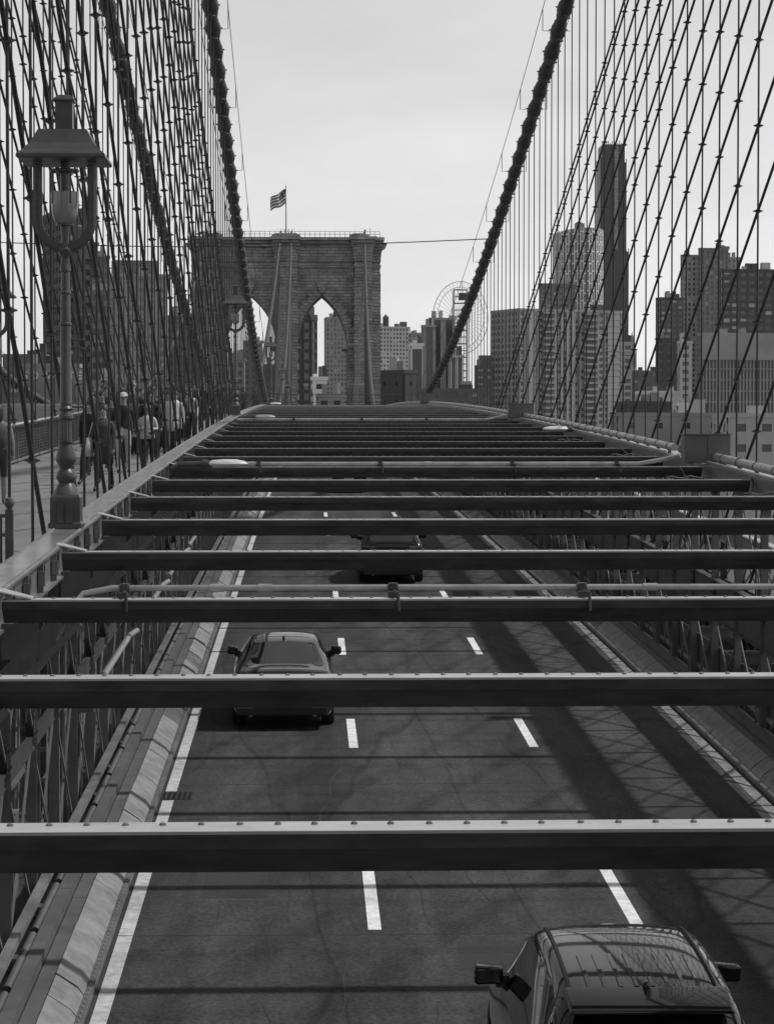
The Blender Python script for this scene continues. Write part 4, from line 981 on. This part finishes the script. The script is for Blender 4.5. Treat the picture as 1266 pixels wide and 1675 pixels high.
building('office_block', 'dark low-topped block in front of the rounded tower', 882, 884, 940, 466, 1350, 10, 'b_brick', 'b_glass', 3.4, 3.4, .45, .5)
# tall dark tower
def supertall():
    D = 2200; k = D / F; g0 = at(1003, HZ, D); t = thing('supertall_tower', 'tall dark ribbed skyscraper tapering in steps at the right', 'skyscraper', Vector((g0.x, g0.y, 1.6)))
    def seg(x0, x1, y, dy, name='shaft', m='b_black', yb=None):
        a, c = at(x0, y, D), at(x1, y, D); z0 = 1.6 if yb is None else at(x0, yb, D).z
        b = MB(); b.box(a.x, c.x, D + dy, D + dy + 34, z0, a.z); b.build(name, m, t)
        n = max(2, int((x1 - x0) / 3)); 
        for i in range(n + 1):
            X = a.x + (c.x - a.x) * i / n; b = MB(); b.box(X - .35, X + .35, D + dy - .8, D + dy, z0, a.z + (3 if i % 2 else 1)); b.build('rib', 'b_dark', t)
    seg(985, 1019, 236, 0); seg(981.5, 997, 258, -3); seg(1013, 1023, 266, -3); seg(986, 1026, 412, -5)
    a, c = at(1002, 240, D), at(1010, 240, D)
    b = MB(); b.box(a.x, c.x, D - 4, D - .1, at(1002, 640, D).z, a.z); b.build('glazed_bay', 'b_glass_light', t)
    z = at(1002, 520, D).z
    while z < a.z:
        b = MB(); b.box(a.x - .4, c.x + .4, D - 4.6, D - 4.05, z, z + .7); b.build('bay_sill', 'b_grey', t); z += 6.5
supertall()
# domed clock tower
t = thing('domed_tower', 'small pale domed tower in the gap right of the slab', 'building', at(1035, 655, 2000))
def dz(py): return at(1035, py, 2000).z
c0 = at(1035, 655, 2000)
b = MB(); X = c0.x; k = 2000 / F
b.box(X - 9 * k, X + 11 * k, 2000, 2018, 1.6, dz(605)); b.build('base_block', 'b_pale', t)
b = MB(); b.box(X - 6 * k, X + 6 * k, 2002, 2014, dz(605) + .01, dz(572)); b.build('shaft', 'b_pale', t)
for i in range(4): b = MB(); b.box(X - 5 * k + i * 3 * k, X - 3.6 * k + i * 3 * k, 2001.6, 2001.99, dz(600), dz(578)); b.build('window', 'b_glass', t)
b = MB(); b.lathe([(4.5 * k, dz(572) - c0.z), (4.5 * k, dz(562) - c0.z), (4 * k, dz(556) - c0.z), (2.5 * k, dz(550) - c0.z), (.8 * k, dz(546) - c0.z), (.2 * k, dz(541) - c0.z)], (X, 2008, c0.z), 14); b.build('dome', 'b_brick', t, True)
# --- far right cluster
building('low_brick_block', 'low dark block at the foot of the gap', 1033, 1034, 1075, 609, 1150, 6, 'b_brick', 'b_glass', 3.4, 3.2, .4, .5)
building('balcony_tower', 'dark balcony tower left of the tall twin-topped one', 1072, 1079, 1116, 489, 1300, 12, 'b_dark', 'b_glass', 3.6, 3.2, .3, .4, roof=((1098, 1114, 480),))
building('dark_block', 'dark block below the balcony tower', 1073, 1074, 1112, 556, 1100, 5, 'b_dark', 'b_glass', 4, 4, .7, .7)
building('apartment_tower', 'left shoulder of the tall stepped grey tower', 1112, 1115, 1144, 419, 1400, 10, 'b_grey', 'b_glass', 3.2, 3.1, .5, .45)
building('apartment_tower', 'tall stepped grey tower with rooftop block at the right', 1141, 1143, 1189, 408, 1390, 8, 'b_brick', 'b_glass', 3.2, 3.1, .5, .45, roof=((1181, 1194, 402),))
building('apartment_tower', 'right shoulder of the tall stepped grey tower', 1186, 1187, 1208, 423, 1395, 8, 'b_grey', 'b_glass', 3.2, 3.1, .5, .45)
building('office_tower', 'broad dark banded office tower at the right edge', 1176, 1180, 1330, 443, 1150, 6, 'b_dark', 'b_glass', 4.2, 3.8, .25, .5)
building('pale_block', 'pale slab below the balcony tower', 1109, 1110, 1130, 562, 900, 6, 'b_pale', 'b_glass', 3.4, 3.2, .5, .5)
def fins(t, wld, W, Dp, H, x0, x1):
    b = MB(); b.hexa([wld(-.6, -.75, H - 8), wld(W, -.75, H - 8), wld(W, -.41, H - 8), wld(-.6, -.41, H - 8), wld(-.6, -.75, H), wld(W, -.75, H), wld(W, -.41, H), wld(-.6, -.41, H)]); b.build('top_band', 'b_grey', t)
    z = H - 8 - 20; b = MB(); b.hexa([wld(-.6, -.8, z), wld(W, -.8, z), wld(W, -.5, z), wld(-.6, -.5, z), wld(-.6, -.8, z + 1.4), wld(W, -.8, z + 1.4), wld(W, -.5, z + 1.4), wld(-.6, -.5, z + 1.4)]); b.build('belt_course', 'b_grey', t)
building('finned_building', 'wide grey building with close vertical fins at the right edge', 1142, 1148, 1330, 549, 760, 8, 'b_grey', 'b_glass', 1.15, 3.6, .42, .12, .5, extra=fins)
building('white_shed', 'bright white low building right of the slab', 1050, 1050, 1110, 644, 780, 0, 'b_white', 'b_glass', 14, 4, .9, .6, depth=14)
building('white_shed', 'small bright white shed below the finned building', 1108, 1108, 1143, 664, 700, 0, 'b_white', 'b_glass', 8, 4, .7, .6, depth=10)
building('dark_shed', 'long dark low shed under the white building', 1017, 1017, 1096, 662, 690, 0, 'b_dark', 'b_glass', 9, 5, .8, .7, depth=12)
building('long_wall_building', 'long grey low building behind the right pipe', 1010, 1010, 1190, 681, 620, 0, 'b_grey', 'b_glass', 7, 5, .75, .7, depth=14, roof=((1120, 1188, 676, 'b_pale'),))
building('stone_warehouse', 'pale stone warehouse with small dark windows at the right edge', 1190, 1190, 1400, 683, 560, 0, 'b_pale', 'b_glass', 6.2, 5.2, .62, .62, depth=20)
building('brick_row', 'brown low row between the slab and the cable foot', 690, 690, 800, 640, 800, 0, 'b_brick', 'b_glass', 3.4, 3.2, .5, .5, depth=12)
building('brick_row', 'low brown row right of the stone tower', 575, 575, 690, 640, 700, 0, 'b_brick', 'b_glass', 3.4, 3.2, .5, .5, depth=12)
for i, (x0, x1, yt, D, wm) in enumerate(((318, 345, 560, 1100, 'b_grey'), (346, 372, 575, 1000, 'b_brick'), (373, 400, 590, 900, 'b_pale'), (400, 430, 560, 1200, 'b_grey'), (432, 470, 600, 900, 'b_brick'))):
    building('city_block', ('mid-rise block', 'brown mid-rise', 'pale low mid-rise', 'taller grey mid-rise', 'low brown mid-rise')[i] + ' behind the left arch of the stone tower, ' + ('first', 'second', 'third', 'fourth', 'fifth')[i] + ' from left', x0, x0, x1, yt, D, 0, wm, 'b_glass', 3.4, 3.2, .5, .45, depth=14)

# wheel
D = 1300; k = D / F; wc = at(753, 520, D); t = thing('observation_wheel', 'large thin spoked wheel on a pale mast behind the main cable', 'wheel', Vector((wc.x, D, 1.6)))
def circ(r, rr, name):
    b = MB(); b.tube([wc + Vector((r * math.cos(2 * math.pi * i / 64), 0, 1.32 * r * math.sin(2 * math.pi * i / 64))) for i in range(65)], rr, 6, caps=False); b.build(name, 'mast', t, True)
circ(45 * k, .26, 'outer_rim'); circ(38 * k, .18, 'inner_rim')
for i in range(44):
    a = 2 * math.pi * i / 44; b = MB(); b.tube([wc + Vector((4 * k * math.cos(a), 0, 4 * k * math.sin(a))), wc + Vector((45 * k * math.cos(a), 0, 1.32 * 45 * k * math.sin(a)))], .09, 4); b.build('spoke', 'b_pale', t)
for dx in (-12, 10):
    X = wc.x + dx * k; b = MB(); b.box(X - .6, X + .6, D - 4, D - 3, 1.6, at(753, 475, D).z); b.build('mast', 'mast', t)
for i in range(16):
    z = at(753, 476 + i * 11, D).z; b = MB(); b.box(wc.x - 12 * k, wc.x + 10 * k, D - 4.2, D - 4.01, z, z + .8); b.build('mast_brace', 'mast' if i % 2 else 'b_grey', t)
b = MB(); p = at(752, 492, D); b.box(p.x - 1, p.x + 3.2, D - 8, D - 4.3, p.z, p.z + 4); b.build('cabin', 'b_dark', t)

# ------------------------------------------------------------------ cars
WORK = bpy.data.scenes.new('work')              # a small scene to evaluate modifiers in; removed at the end
def subdivide(me, levels):
    o = bpy.data.objects.new('tmp', me); WORK.collection.objects.link(o)
    m = o.modifiers.new('s', 'SUBSURF'); m.levels = levels; m.render_levels = levels
    WORK.view_layers[0].update(); dg = WORK.view_layers[0].depsgraph; r = bpy.data.meshes.new_from_object(o.evaluated_get(dg))
    bpy.data.objects.remove(o); return r
def split_by_mat(me, idx):
    """mesh holding only the faces with that material index"""
    bm = bmesh.new(); bm.from_mesh(me)
    bmesh.ops.delete(bm, geom=[f for f in bm.faces if f.material_index != idx], context='FACES')
    r = bpy.data.meshes.new('p'); bm.to_mesh(r); bm.free(); return r
def car(name, label, X, Y, kind, paint):
    """rear bumper at Y, heading +Y; kind 'suv' or 'sedan'"""
    suv = kind == 'suv'
    ln, hw = (4.75, .955) if suv else (4.75, .92)
    sl = S0 - 2 * CC * (Y + 2)
    t = thing(name, label, 'car', P(X, Y, ROAD), 'dark cars driving away', 0)
    t.rotation_euler = (math.atan(sl), 0, 0)
    zr = 1.70 if suv else 1.44
    zb = 1.10 if suv else .98        # belt line
    if suv:      # y, half width factor, belt z, roof half width, roof z   (roof z = bonnet / tailgate height where there is no cabin)
        st = [(0.0, .86, .86, .74, .90), (.03, .95, 1.02, .78, 1.06), (.12, .98, zb, .76, 1.20), (.50, .99, zb, .64, 1.64), (.95, 1.0, zb, .655, zr), (1.9, 1.0, zb - .01, .67, zr + .03), (2.75, 1.0, zb - .03, .66, zr - .01), (3.15, 1.0, zb - .05, .68, 1.42), (3.55, .99, 1.03, .74, 1.10), (4.0, .98, .98, .76, 1.03), (4.5, .92, .86, .70, .90), (4.72, .84, .66, .62, .70), (4.75, .8, .5, .6, .55)]
        gl = (4, 7); rear = (2, 3); front = (7, 8)
    else:
        st = [(0.0, .84, .74, .70, .80), (.03, .93, .92, .74, .99), (.22, .97, zb, .74, 1.035), (.62, .98, zb, .70, 1.06), (1.35, .99, zb - .01, .58, zr - .06), (1.75, 1.0, zb - .01, .57, zr), (2.45, 1.0, zb - .02, .575, zr + .01), (2.85, 1.0, zb - .03, .60, zr - .10), (3.40, .99, .93, .70, .985), (3.9, .98, .88, .72, .93), (4.45, .92, .76, .68, .80), (4.72, .84, .60, .6, .64), (4.75, .8, .45, .58, .5)]
        gl = (4, 7); rear = (3, 4); front = (7, 8)
    rings = []
    for y, wf, zbel, rw, zt in st:
        w_ = hw * wf
        half = [(w_ * .93, .24), (w_ * 1.0, .50), (w_ * .995, .5 + (zbel - .5) * .55), (w_ * .96, zbel), (rw + (w_ * .96 - rw) * .10, zbel + (zt - zbel) * .88), (rw * .9, zt - .005), (rw * .45, zt + .02)]
        rings.append((y, half))
    bmv = MB(); nh = len(rings[0][1]); row = nh * 2 + 1
    for y, half in rings:
        zt = half[-1][1] + .006
        for x, z in half: bmv.v.append(Vector((x, y, z)))
        bmv.v.append(Vector((0, y, zt)))
        for x, z in reversed(half): bmv.v.append(Vector((-x, y, z)))
    for i in range(len(rings) - 1):
        for j in range(row - 1):
            a, c = i * row + j, i * row + j + 1
            bmv.f.append((a, a + row, c + row, c))
            m = 0
            side = j == 3 or j == row - 2 - 3
            top = 4 < j < row - 2 - 4
            if side and i in (gl[0], gl[0] + 1, gl[0] + 2, ) : m = 3 if j == 3 else 4
            if side and i in (rear[1],): m = 3 if j == 3 else 4
            if top and i == (rear[0] if suv else rear[0]): m = 1
            if top and suv and i == rear[0] : m = 1
            if top and i == front[0]: m = 2
            if top and suv and i == 5: m = 0
            bmv.m.append(m)
    bmv.f.append(tuple(range(row))); bmv.m.append(0)
    e = (len(rings) - 1) * row; bmv.f.append(tuple(e + j for j in reversed(range(row)))); bmv.m.append(0)
    for i in range(len(rings) - 1): bmv.f.append((i * row + row - 1, i * row + row - 1 + row, i * row + row, i * row)); bmv.m.append(0)
    me = bmv.mesh('car', [paint, 'car_glass', 'car_glass', 'car_glass', 'car_glass'])
    bm = bmesh.new(); bm.from_mesh(me); bmesh.ops.recalc_face_normals(bm, faces=bm.faces)
    cl = bm.edges.layers.float.new('crease_edge')
    for ed in bm.edges:
        ms = {f.material_index for f in ed.link_faces}
        if len(ms) > 1: ed[cl] = .75
        if all(abs(v.co.z - .24) < .02 for v in ed.verts): ed[cl] = .8
    bm.to_mesh(me); bm.free()
    me = subdivide(me, 2)
    def put(nm, m, mats, parent=t):
        m.materials.clear()
        for q in (mats if isinstance(mats, (list, tuple)) else [mats]): m.materials.append(M[q])
        for p in m.polygons: p.material_index = 0; p.use_smooth = True
        o = bpy.data.objects.new(nm, m); COL.objects.link(o); o.parent = parent; WL[o.name] = Vector((0, 0, 0)); return o
    body = put('body', split_by_mat(me, 0), paint)
    for i, nm in ((1, 'rear_window'), (2, 'windscreen'), (3, 'side_window'), (4, 'side_window')):
        o = put(nm, split_by_mat(me, i), 'car_glass')
        if not len(o.data.polygons): bpy.data.objects.remove(o)
    def part(nm, b, m, sm=False, parent=t, bev=0):
        o = bpy.data.objects.new(nm, b.mesh(nm, m, smooth=sm)); COL.objects.link(o); o.parent = parent
        if bev: q = o.modifiers.new('bevel', 'BEVEL'); q.width = bev; q.segments = 3
        WL[o.name] = Vector((0, 0, 0)); return o
    wr = .36 if suv else .335
    for wy in (.88, 3.78):
        for s in (-1, 1):
            b = MB(); lathe_x(b, [(wr * .62, -.11), (wr * .95, -.115), (wr, -.08), (wr, .08), (wr * .95, .115), (wr * .62, .11)], 24)
            b.v = [v + Vector((s * (hw - .14), wy, wr)) for v in b.v]; w_ = part('wheel', b, 'tyre', True)
            b = MB(); lathe_x(b, [(wr * .6, -.09), (wr * .6, .09)], 16); b.v = [v + Vector((s * (hw - .12), wy, wr)) for v in b.v]; part('rim', b, 'alloy', parent=w_)
    for s in (-1, 1):
        my = 2.85 if suv else 2.78; mz = 1.12 if suv else .98
        b = MB(); x0, x1 = s * (hw - .06), s * (hw + (.19 if suv else .13)); a, c = min(x0, x1), max(x0, x1)
        b.hexa([(a, my - .07, mz), (c, my - .05, mz), (c, my + .09, mz + .02), (a, my + .13, mz + .01), (a, my - .07, mz + .17), (c, my - .05, mz + .15), (c, my + .08, mz + .14), (a, my + .12, mz + .16)])
        m_ = part('side_mirror', b, paint, True, bev=.035)
        b = MB(); b.box(min(a, c) + .03, max(a, c) - .03, my - .078, my - .073, mz + .03, mz + .13); part('mirror_glass', b, 'car_glass', parent=m_)
        b = MB(); b.hexa([(min(s * (hw - .2), s * hw), my - .02, mz - .03), (max(s * (hw - .2), s * hw), my - .02, mz - .03), (max(s * (hw - .2), s * hw), my + .12, mz - .03), (min(s * (hw - .2), s * hw), my + .12, mz - .03), (min(s * (hw - .2), s * hw), my - .01, mz + .07), (max(s * (hw - .2), s * hw), my - .01, mz + .07), (max(s * (hw - .2), s * hw), my + .1, mz + .07), (min(s * (hw - .2), s * hw), my + .1, mz + .07)]); part('mirror_stalk', b, 'plastic', parent=m_)
        # tail lamps
        zt = (.92, 1.10) if suv else (.80, .93)
        b = MB(); xa, xb = sorted((s * (hw * .52), s * (hw * .93)))
        b.hexa([(xa, -.012 if s * xa < s * xb else .06, zt[0]), (xb, .06 if s * xa < s * xb else -.012, zt[0]), (xb, .16, zt[0]), (xa, .16, zt[0]), (xa, .0 if s > 0 else .075, zt[1]), (xb, .075 if s > 0 else .0, zt[1]), (xb, .18, zt[1]), (xa, .18, zt[1])])
        part('tail_lamp', b, 'tail_lamp', True, bev=.015)
        b = MB(); xa, xb = sorted((s * .5, s * .78)); b.box(xa, xb, -.035, .02, .40, .425); part('bumper_trim', b, 'chrome')
        b = MB(); b.tube([(s * .55, -.02, .27), (s * .55, .15, .27)], .04, 10); part('exhaust', b, 'alloy', True)
    b = MB(); b.box(-hw * .86, hw * .86, -.03, .1, .26, .56); part('rear_bumper', b, 'plastic', bev=.04)
    b = MB(); b.box(-.26, .26, -.022, -.005, .66, .79); part('licence_plate', b, 'plate')
    b = MB(); b.box(-.45, .45, -.02, .0, .84, .86) if suv else b.box(-.40, .40, -.012, .05, .955, .975); part('tailgate_trim', b, 'chrome')
    b = MB(); b.lathe([(.055, 0), (.055, .006), (.03, .012)], (0, 0, 0), 16); b.v = [Vector((v.x, -v.z - (.002 if suv else .0), .93 + v.y) if suv else (v.x, -v.z, .89 + v.y)) for v in b.v]; part('emblem', b, 'chrome')
    fy = .62 if suv else 1.52; fz = (1.665 if suv else 1.40)
    b = MB(); b.hexa([(-.035, fy, fz), (.035, fy, fz), (.02, fy + .2, fz), (-.02, fy + .2, fz), (-.008, fy - .03, fz + .085), (.008, fy - .03, fz + .085), (.004, fy + .02, fz + .08), (-.004, fy + .02, fz + .08)]); part('antenna_fin', b, paint, True)
    if suv:
        b = MB(); b.hexa([(-.62, .27, 1.585), (.62, .27, 1.585), (.62, .62, 1.655), (-.62, .62, 1.655), (-.6, .27, 1.62), (.6, .27, 1.62), (.62, .64, 1.70), (-.62, .64, 1.70)]); part('spoiler', b, paint, True, bev=.012)
        from mathutils.bvhtree import BVHTree
        bv = BVHTree.FromPolygons([v.co for v in me.vertices], [tuple(p.vertices) for p in me.polygons])
        def rz(x, y):
            h = bv.ray_cast(Vector((x, y, 3)), Vector((0, 0, -1)))[0]; return h.z if h else 1.6
        def strip_on_roof(nm, x0, x1, ya, yb, up, m, n_=8, sink=.004):
            q = MB()
            for i in range(n_):
                u0, u1 = ya + (yb - ya) * i / n_, ya + (yb - ya) * (i + 1) / n_
                hh = [rz(x0, u0), rz(x1, u0), rz(x1, u1), rz(x0, u1)]; dx = (x1 - x0) * .18
                q.hexa([(x0, u0, hh[0] - sink), (x1, u0, hh[1] - sink), (x1, u1, hh[2] - sink), (x0, u1, hh[3] - sink), (x0 + dx, u0, hh[0] + up), (x1 - dx, u0, hh[1] + up), (x1 - dx, u1, hh[2] + up), (x0 + dx, u1, hh[3] + up)])
            part(nm, q, m, False)
        for s in (-1, 1): strip_on_roof('roof_rail', min(s * .55, s * .585), max(s * .55, s * .585), .72, 2.6, .022, 'plastic', 12)
        b = MB(); b.tube([(-.02, .2, 1.23), (.36, .24, 1.30)], .012, 6); part('rear_wiper', b, 'plastic', True)
        for i in range(8): x = -.42 + i * .12; strip_on_roof('roof_rib', x - .022, x + .022, .68, 1.45, .009, paint)
        strip_on_roof('sunroof', -.47, .47, 1.62, 2.55, .006, 'car_glass', 6)
    return t
car('suv_car', 'black SUV with ribbed roof at the bottom right, nearest car', 2.55, 16.75, 'suv', 'car_black')
car('sedan_car', 'dark sedan in the left lane beside the edge line', -.45, 39.9, 'sedan', 'car_dark')
car('suv_car', 'black SUV in the middle lane ahead of the sedan', 2.4, 66.8, 'suv', 'car_black')
car('suv_car', 'dark car farthest ahead, half hidden between beams', 2.1, 121, 'suv', 'car_dark')

# ------------------------------------------------------------------ people on the promenade
def skin_mesh(verts, edges, radii, root, sub=1):
    me = bpy.data.meshes.new('sk'); me.from_pydata(verts, edges, []); o = bpy.data.objects.new('sk', me); WORK.collection.objects.link(o)
    o.modifiers.new('skin', 'SKIN'); s = o.modifiers.new('sub', 'SUBSURF'); s.levels = sub; s.render_levels = sub
    lay = me.skin_vertices[0].data
    for i, r in enumerate(radii): lay[i].radius = r if isinstance(r, tuple) else (r, r)
    lay[root].use_root = True
    WORK.view_layers[0].update(); dg = WORK.view_layers[0].depsgraph; r = bpy.data.meshes.new_from_object(o.evaluated_get(dg)); bpy.data.objects.remove(o); return r
def person(label, px, Y, hgt, top, legs, face=180, stride=.22, arm=.15, hair='hair', cap=None, coat=0, bag=None, group=None, bent=None, sleeves=True, shorts=False, h0=-2.65):
    X = pxX(px, Y); t = thing('person', label, 'person', P(X, Y, h0), group, R(face)); s = hgt / 1.75
    v, e, r = [], [], []
    def n(x, y, z, rad, par=None):
        v.append((x * s, y * s, z * s)); r.append((rad[0] * s, rad[1] * s) if isinstance(rad, tuple) else rad * s)
        if par is not None: e.append((par, len(v) - 1))
        return len(v) - 1
    # +y is the walking direction
    pel = n(0, 0, .95, (.16, .12)); wst = n(0, .0, 1.1, (.135, .1), pel); ch = n(0, .0, 1.3, (.17, .12), wst); nk = n(0, .0, 1.46, (.07, .065), ch); hd0 = n(0, .02, 1.54, (.06, .065), nk); hd = n(0, .03, 1.64, (.078, .095), hd0); n(0, .025, 1.735, (.05, .06), hd)
    for sd in (-1, 1):
        sw = stride * sd
        hip = n(sd * .09, 0, .9, .095, pel); kn = n(sd * .1, sw * .55 + .04, .5, .065, hip); an = n(sd * .1, sw - (.06 if sw < 0 else 0), .1 + (.04 if sw < 0 else 0), .042, kn); n(sd * .11, sw + .15 - (.04 if sw < 0 else 0), .035 + (.01 if sw < 0 else 0), (.045, .035), an)
        sh = n(sd * .19, 0, 1.39, .062, ch)
        if bent and sd in bent: el = n(sd * .25, .02, 1.12, .045, sh); wr_ = n(sd * .14, .24, 1.12, .034, el); n(sd * .09, .3, 1.13, (.04, .028), wr_)
        else: el = n(sd * .24, -arm * sd * .5, 1.12, .045, sh); wr_ = n(sd * .25, -arm * sd + .05, .88, .033, el); n(sd * .25, -arm * sd + .07, .78, (.03, .04), wr_)
    me = skin_mesh(v, e, r, 0, 1)
    mats = [top, legs, 'skin', 'plastic']
    for q in mats: me.materials.append(M[q])
    for p in me.polygons:
        c = p.center / s; m = 0; ax = abs(c.x)
        hand = (ax > .2 and c.z < .86 and c.z > .7) or (bent and c.y > .22 and 1.0 < c.z < 1.25 and ((1 if c.x > 0 else -1) in bent))
        if c.z > 1.47 or hand: m = 2
        elif c.z < .07 or (c.z < .1 and c.y > .1): m = 3
        elif c.z < .97 and ax < .235: m = 1
        if not sleeves and ax > .215 and .7 < c.z < 1.2: m = 2
        if shorts and .07 < c.z < .5: m = 2
        p.material_index = m; p.use_smooth = True
    o = bpy.data.objects.new('body', me); COL.objects.link(o); o.parent = t
    def part(nm, b, m, sm=True):
        b.v = [q * s for q in b.v]; q = bpy.data.objects.new(nm, b.mesh(nm, m, smooth=sm)); COL.objects.link(q); q.parent = t
    def dome(rx, ry, rz, c, z0=-.35, n_=12):
        b = MB(); c = Vector(c)
        for i in range(6):
            u = z0 + (1 - z0) * i / 5; rr = math.sqrt(max(.0004, 1 - min(1, u * u)))
            for j in range(n_): a = 2 * math.pi * j / n_; b.v.append(c + Vector((rx * rr * math.cos(a), ry * rr * math.sin(a), rz * u)))
        for i in range(5):
            for j in range(n_): a, d = i * n_ + j, i * n_ + (j + 1) % n_; b.f.append((a, d, d + n_, a + n_)); b.m.append(0)
        b.f.append(tuple(5 * n_ + j for j in range(n_))); b.m.append(0); return b
    if cap:
        b = dome(.1, .12, .095, (0, .02, 1.685), 0); b.hexa([(-.07, .12, 1.685), (.07, .12, 1.685), (.05, .22, 1.67), (-.05, .22, 1.67), (-.07, .12, 1.7), (.07, .12, 1.7), (.05, .22, 1.682), (-.05, .22, 1.682)]); part('cap', b, cap)
        b = dome(.096, .085, .12, (0, -.03, 1.64), -.8); part('hair', b, hair)
    else:
        b = dome(.098, .11, .125, (0, -.012, 1.655), .05); k0 = dome(.1, .07, .2, (0, -.045, 1.6), -.8)
        n0 = len(b.v); b.v += k0.v; b.f += [tuple(q + n0 for q in f) for f in k0.f]; b.m += k0.m; part('hair', b, hair)
    b = MB(); b.hexa([(-.014, .11, 1.6), (.014, .11, 1.6), (.01, .08, 1.6), (-.01, .08, 1.6), (-.008, .12, 1.605), (.008, .12, 1.605), (.008, .1, 1.66), (-.008, .1, 1.66)]); part('nose', b, 'skin')
    for sd in (-1, 1): b = MB(); b.box(sd * .035 - .014, sd * .035 + .014, .108, .122, 1.642, 1.654); part('eye', b, 'hair')
    b = MB(); b.box(-.025, .025, .102, .118, 1.568, 1.577); part('mouth', b, 'cloth_mid')
    if coat:
        b = MB(); b.lathe([(.2, .95 - coat), (.19, .95), (.165, 1.1), (.195, 1.3), (.17, 1.42), (.08, 1.48)], (0, 0, 0), 14); b.v = [Vector((q.x, q.y * .78, q.z)) for q in b.v]; part('coat', b, top)
    if bag == 'tote':
        b = MB(); b.hexa([(.24, -.2, .72), (.36, -.2, .72), (.36, .18, .72), (.24, .18, .72), (.25, -.17, 1.1), (.32, -.17, 1.1), (.32, .15, 1.1), (.25, .15, 1.1)]); b.tube([(.2, .1, 1.42), (.29, .1, 1.1)], .012, 5); b.tube([(.2, -.1, 1.42), (.29, -.1, 1.1)], .012, 5); part('bag', b, 'cloth_light')
    if bag == 'pack':
        b = dome(.17, .12, .27, (0, -.18, 1.2), -.9); part('backpack', b, 'cloth_dark')
    return t
person('person in long dark coat carrying a pale tote, just right of the lamp', 172, 44.5, 1.66, 'cloth_dark', 'cloth_black', 170, bag='tote', coat=.38)
person('person in dark top and cap with pale trousers between two stays', 204, 52, 1.8, 'cloth_black', 'cloth_light', 184, cap='cloth_light', bent=(1,))
person('short person in open pale jacket and dark trousers', 243, 53, 1.52, 'cloth_light', 'cloth_black', 178, cap='cloth_mid', bent=(-1, 1), coat=.1)
person('tall person in black top behind the pale jacket', 249, 57, 1.8, 'cloth_black', 'cloth_dark', 180)
person('person in white shirt behind the capped walker', 186, 60, 1.72, 'cloth_white', 'cloth_dark', 190)
person('person in pale long coat, left of a pair farther back', 277, 63, 1.72, 'cloth_light', 'cloth_black', 180, coat=.3)
person('person in white long coat, right of a pair farther back', 288, 66, 1.7, 'cloth_white', 'cloth_black', 184, coat=.3)
person('bare-legged walker cut off by the left picture edge', 1, 40.5, 1.75, 'cloth_mid', 'cloth_dark', 10, shorts=True, bag='pack')
person('person in dark jacket leaning past the lamp pole', 150, 47, 1.7, 'cloth_black', 'cloth_black', 160, bag='pack')
person('person in black walking behind the capped walker', 216, 63, 1.76, 'cloth_black', 'cloth_black', 182)
person('person with pale top in the middle of the crowd', 313, 75, 1.7, 'cloth_light', 'cloth_black', 176)
cols = ['cloth_black', 'cloth_black', 'cloth_dark', 'cloth_dark', 'cloth_dark', 'cloth_black']
for i in range(74):
    Y = 58 + i * 1.7 + rnd.uniform(-1, 1); lo = max(165, VX - 6.6 * F / Y); hi = VX - 3.95 * F / Y
    person('dark-clothed walker in the dense far crowd on the promenade', rnd.uniform(lo, hi), Y, rnd.uniform(1.6, 1.84), rnd.choice(cols), rnd.choice(cols[:4]), rnd.choice((0, 180)) + rnd.uniform(-12, 12), rnd.choice((-.2, .2, .12)), cap=rnd.choice((None, None, 'cloth_dark')), coat=rnd.choice((0, 0, .2)), bag=rnd.choice((None, None, 'pack')), group='far crowd on the promenade')
for i in range(26):
    Y = 50 + i * 1.15 + rnd.uniform(-.4, .4); lo = max(150, VX - 6.7 * F / Y); hi = VX - 3.95 * F / Y
    person('dark-clothed walker in the dense far crowd on the promenade', rnd.uniform(lo, hi), Y, rnd.uniform(1.58, 1.82), rnd.choice(cols), rnd.choice(cols[:4]), 180 + rnd.uniform(-20, 20), rnd.choice((-.22, .2, .1)), cap=rnd.choice((None, None, 'cloth_dark')), coat=rnd.choice((0, 0, .25)), bag=rnd.choice((None, 'pack')), group='far crowd on the promenade')
bpy.data.scenes.remove(WORK)

# ------------------------------------------------------------------ thin summer haze
b = MB(); b.box(-4100, 4100, -900, 6100, -3, 330)
hz = b.build('haze', 'soffit'); hz['kind'] = 'stuff'
hm = bpy.data.materials.new('haze'); hm.use_nodes = True; n = hm.node_tree.nodes; n.remove(n['Principled BSDF'])
pv = n.new('ShaderNodeVolumePrincipled'); pv.inputs['Color'].default_value = (.9, .9, .9, 1); pv.inputs['Density'].default_value = 3.0e-5; pv.inputs['Anisotropy'].default_value = .3
hm.node_tree.links.new(pv.outputs[0], n['Material Output'].inputs['Volume']); hz.data.materials.clear(); hz.data.materials.append(hm)
sc.cycles.volume_bounces = 0
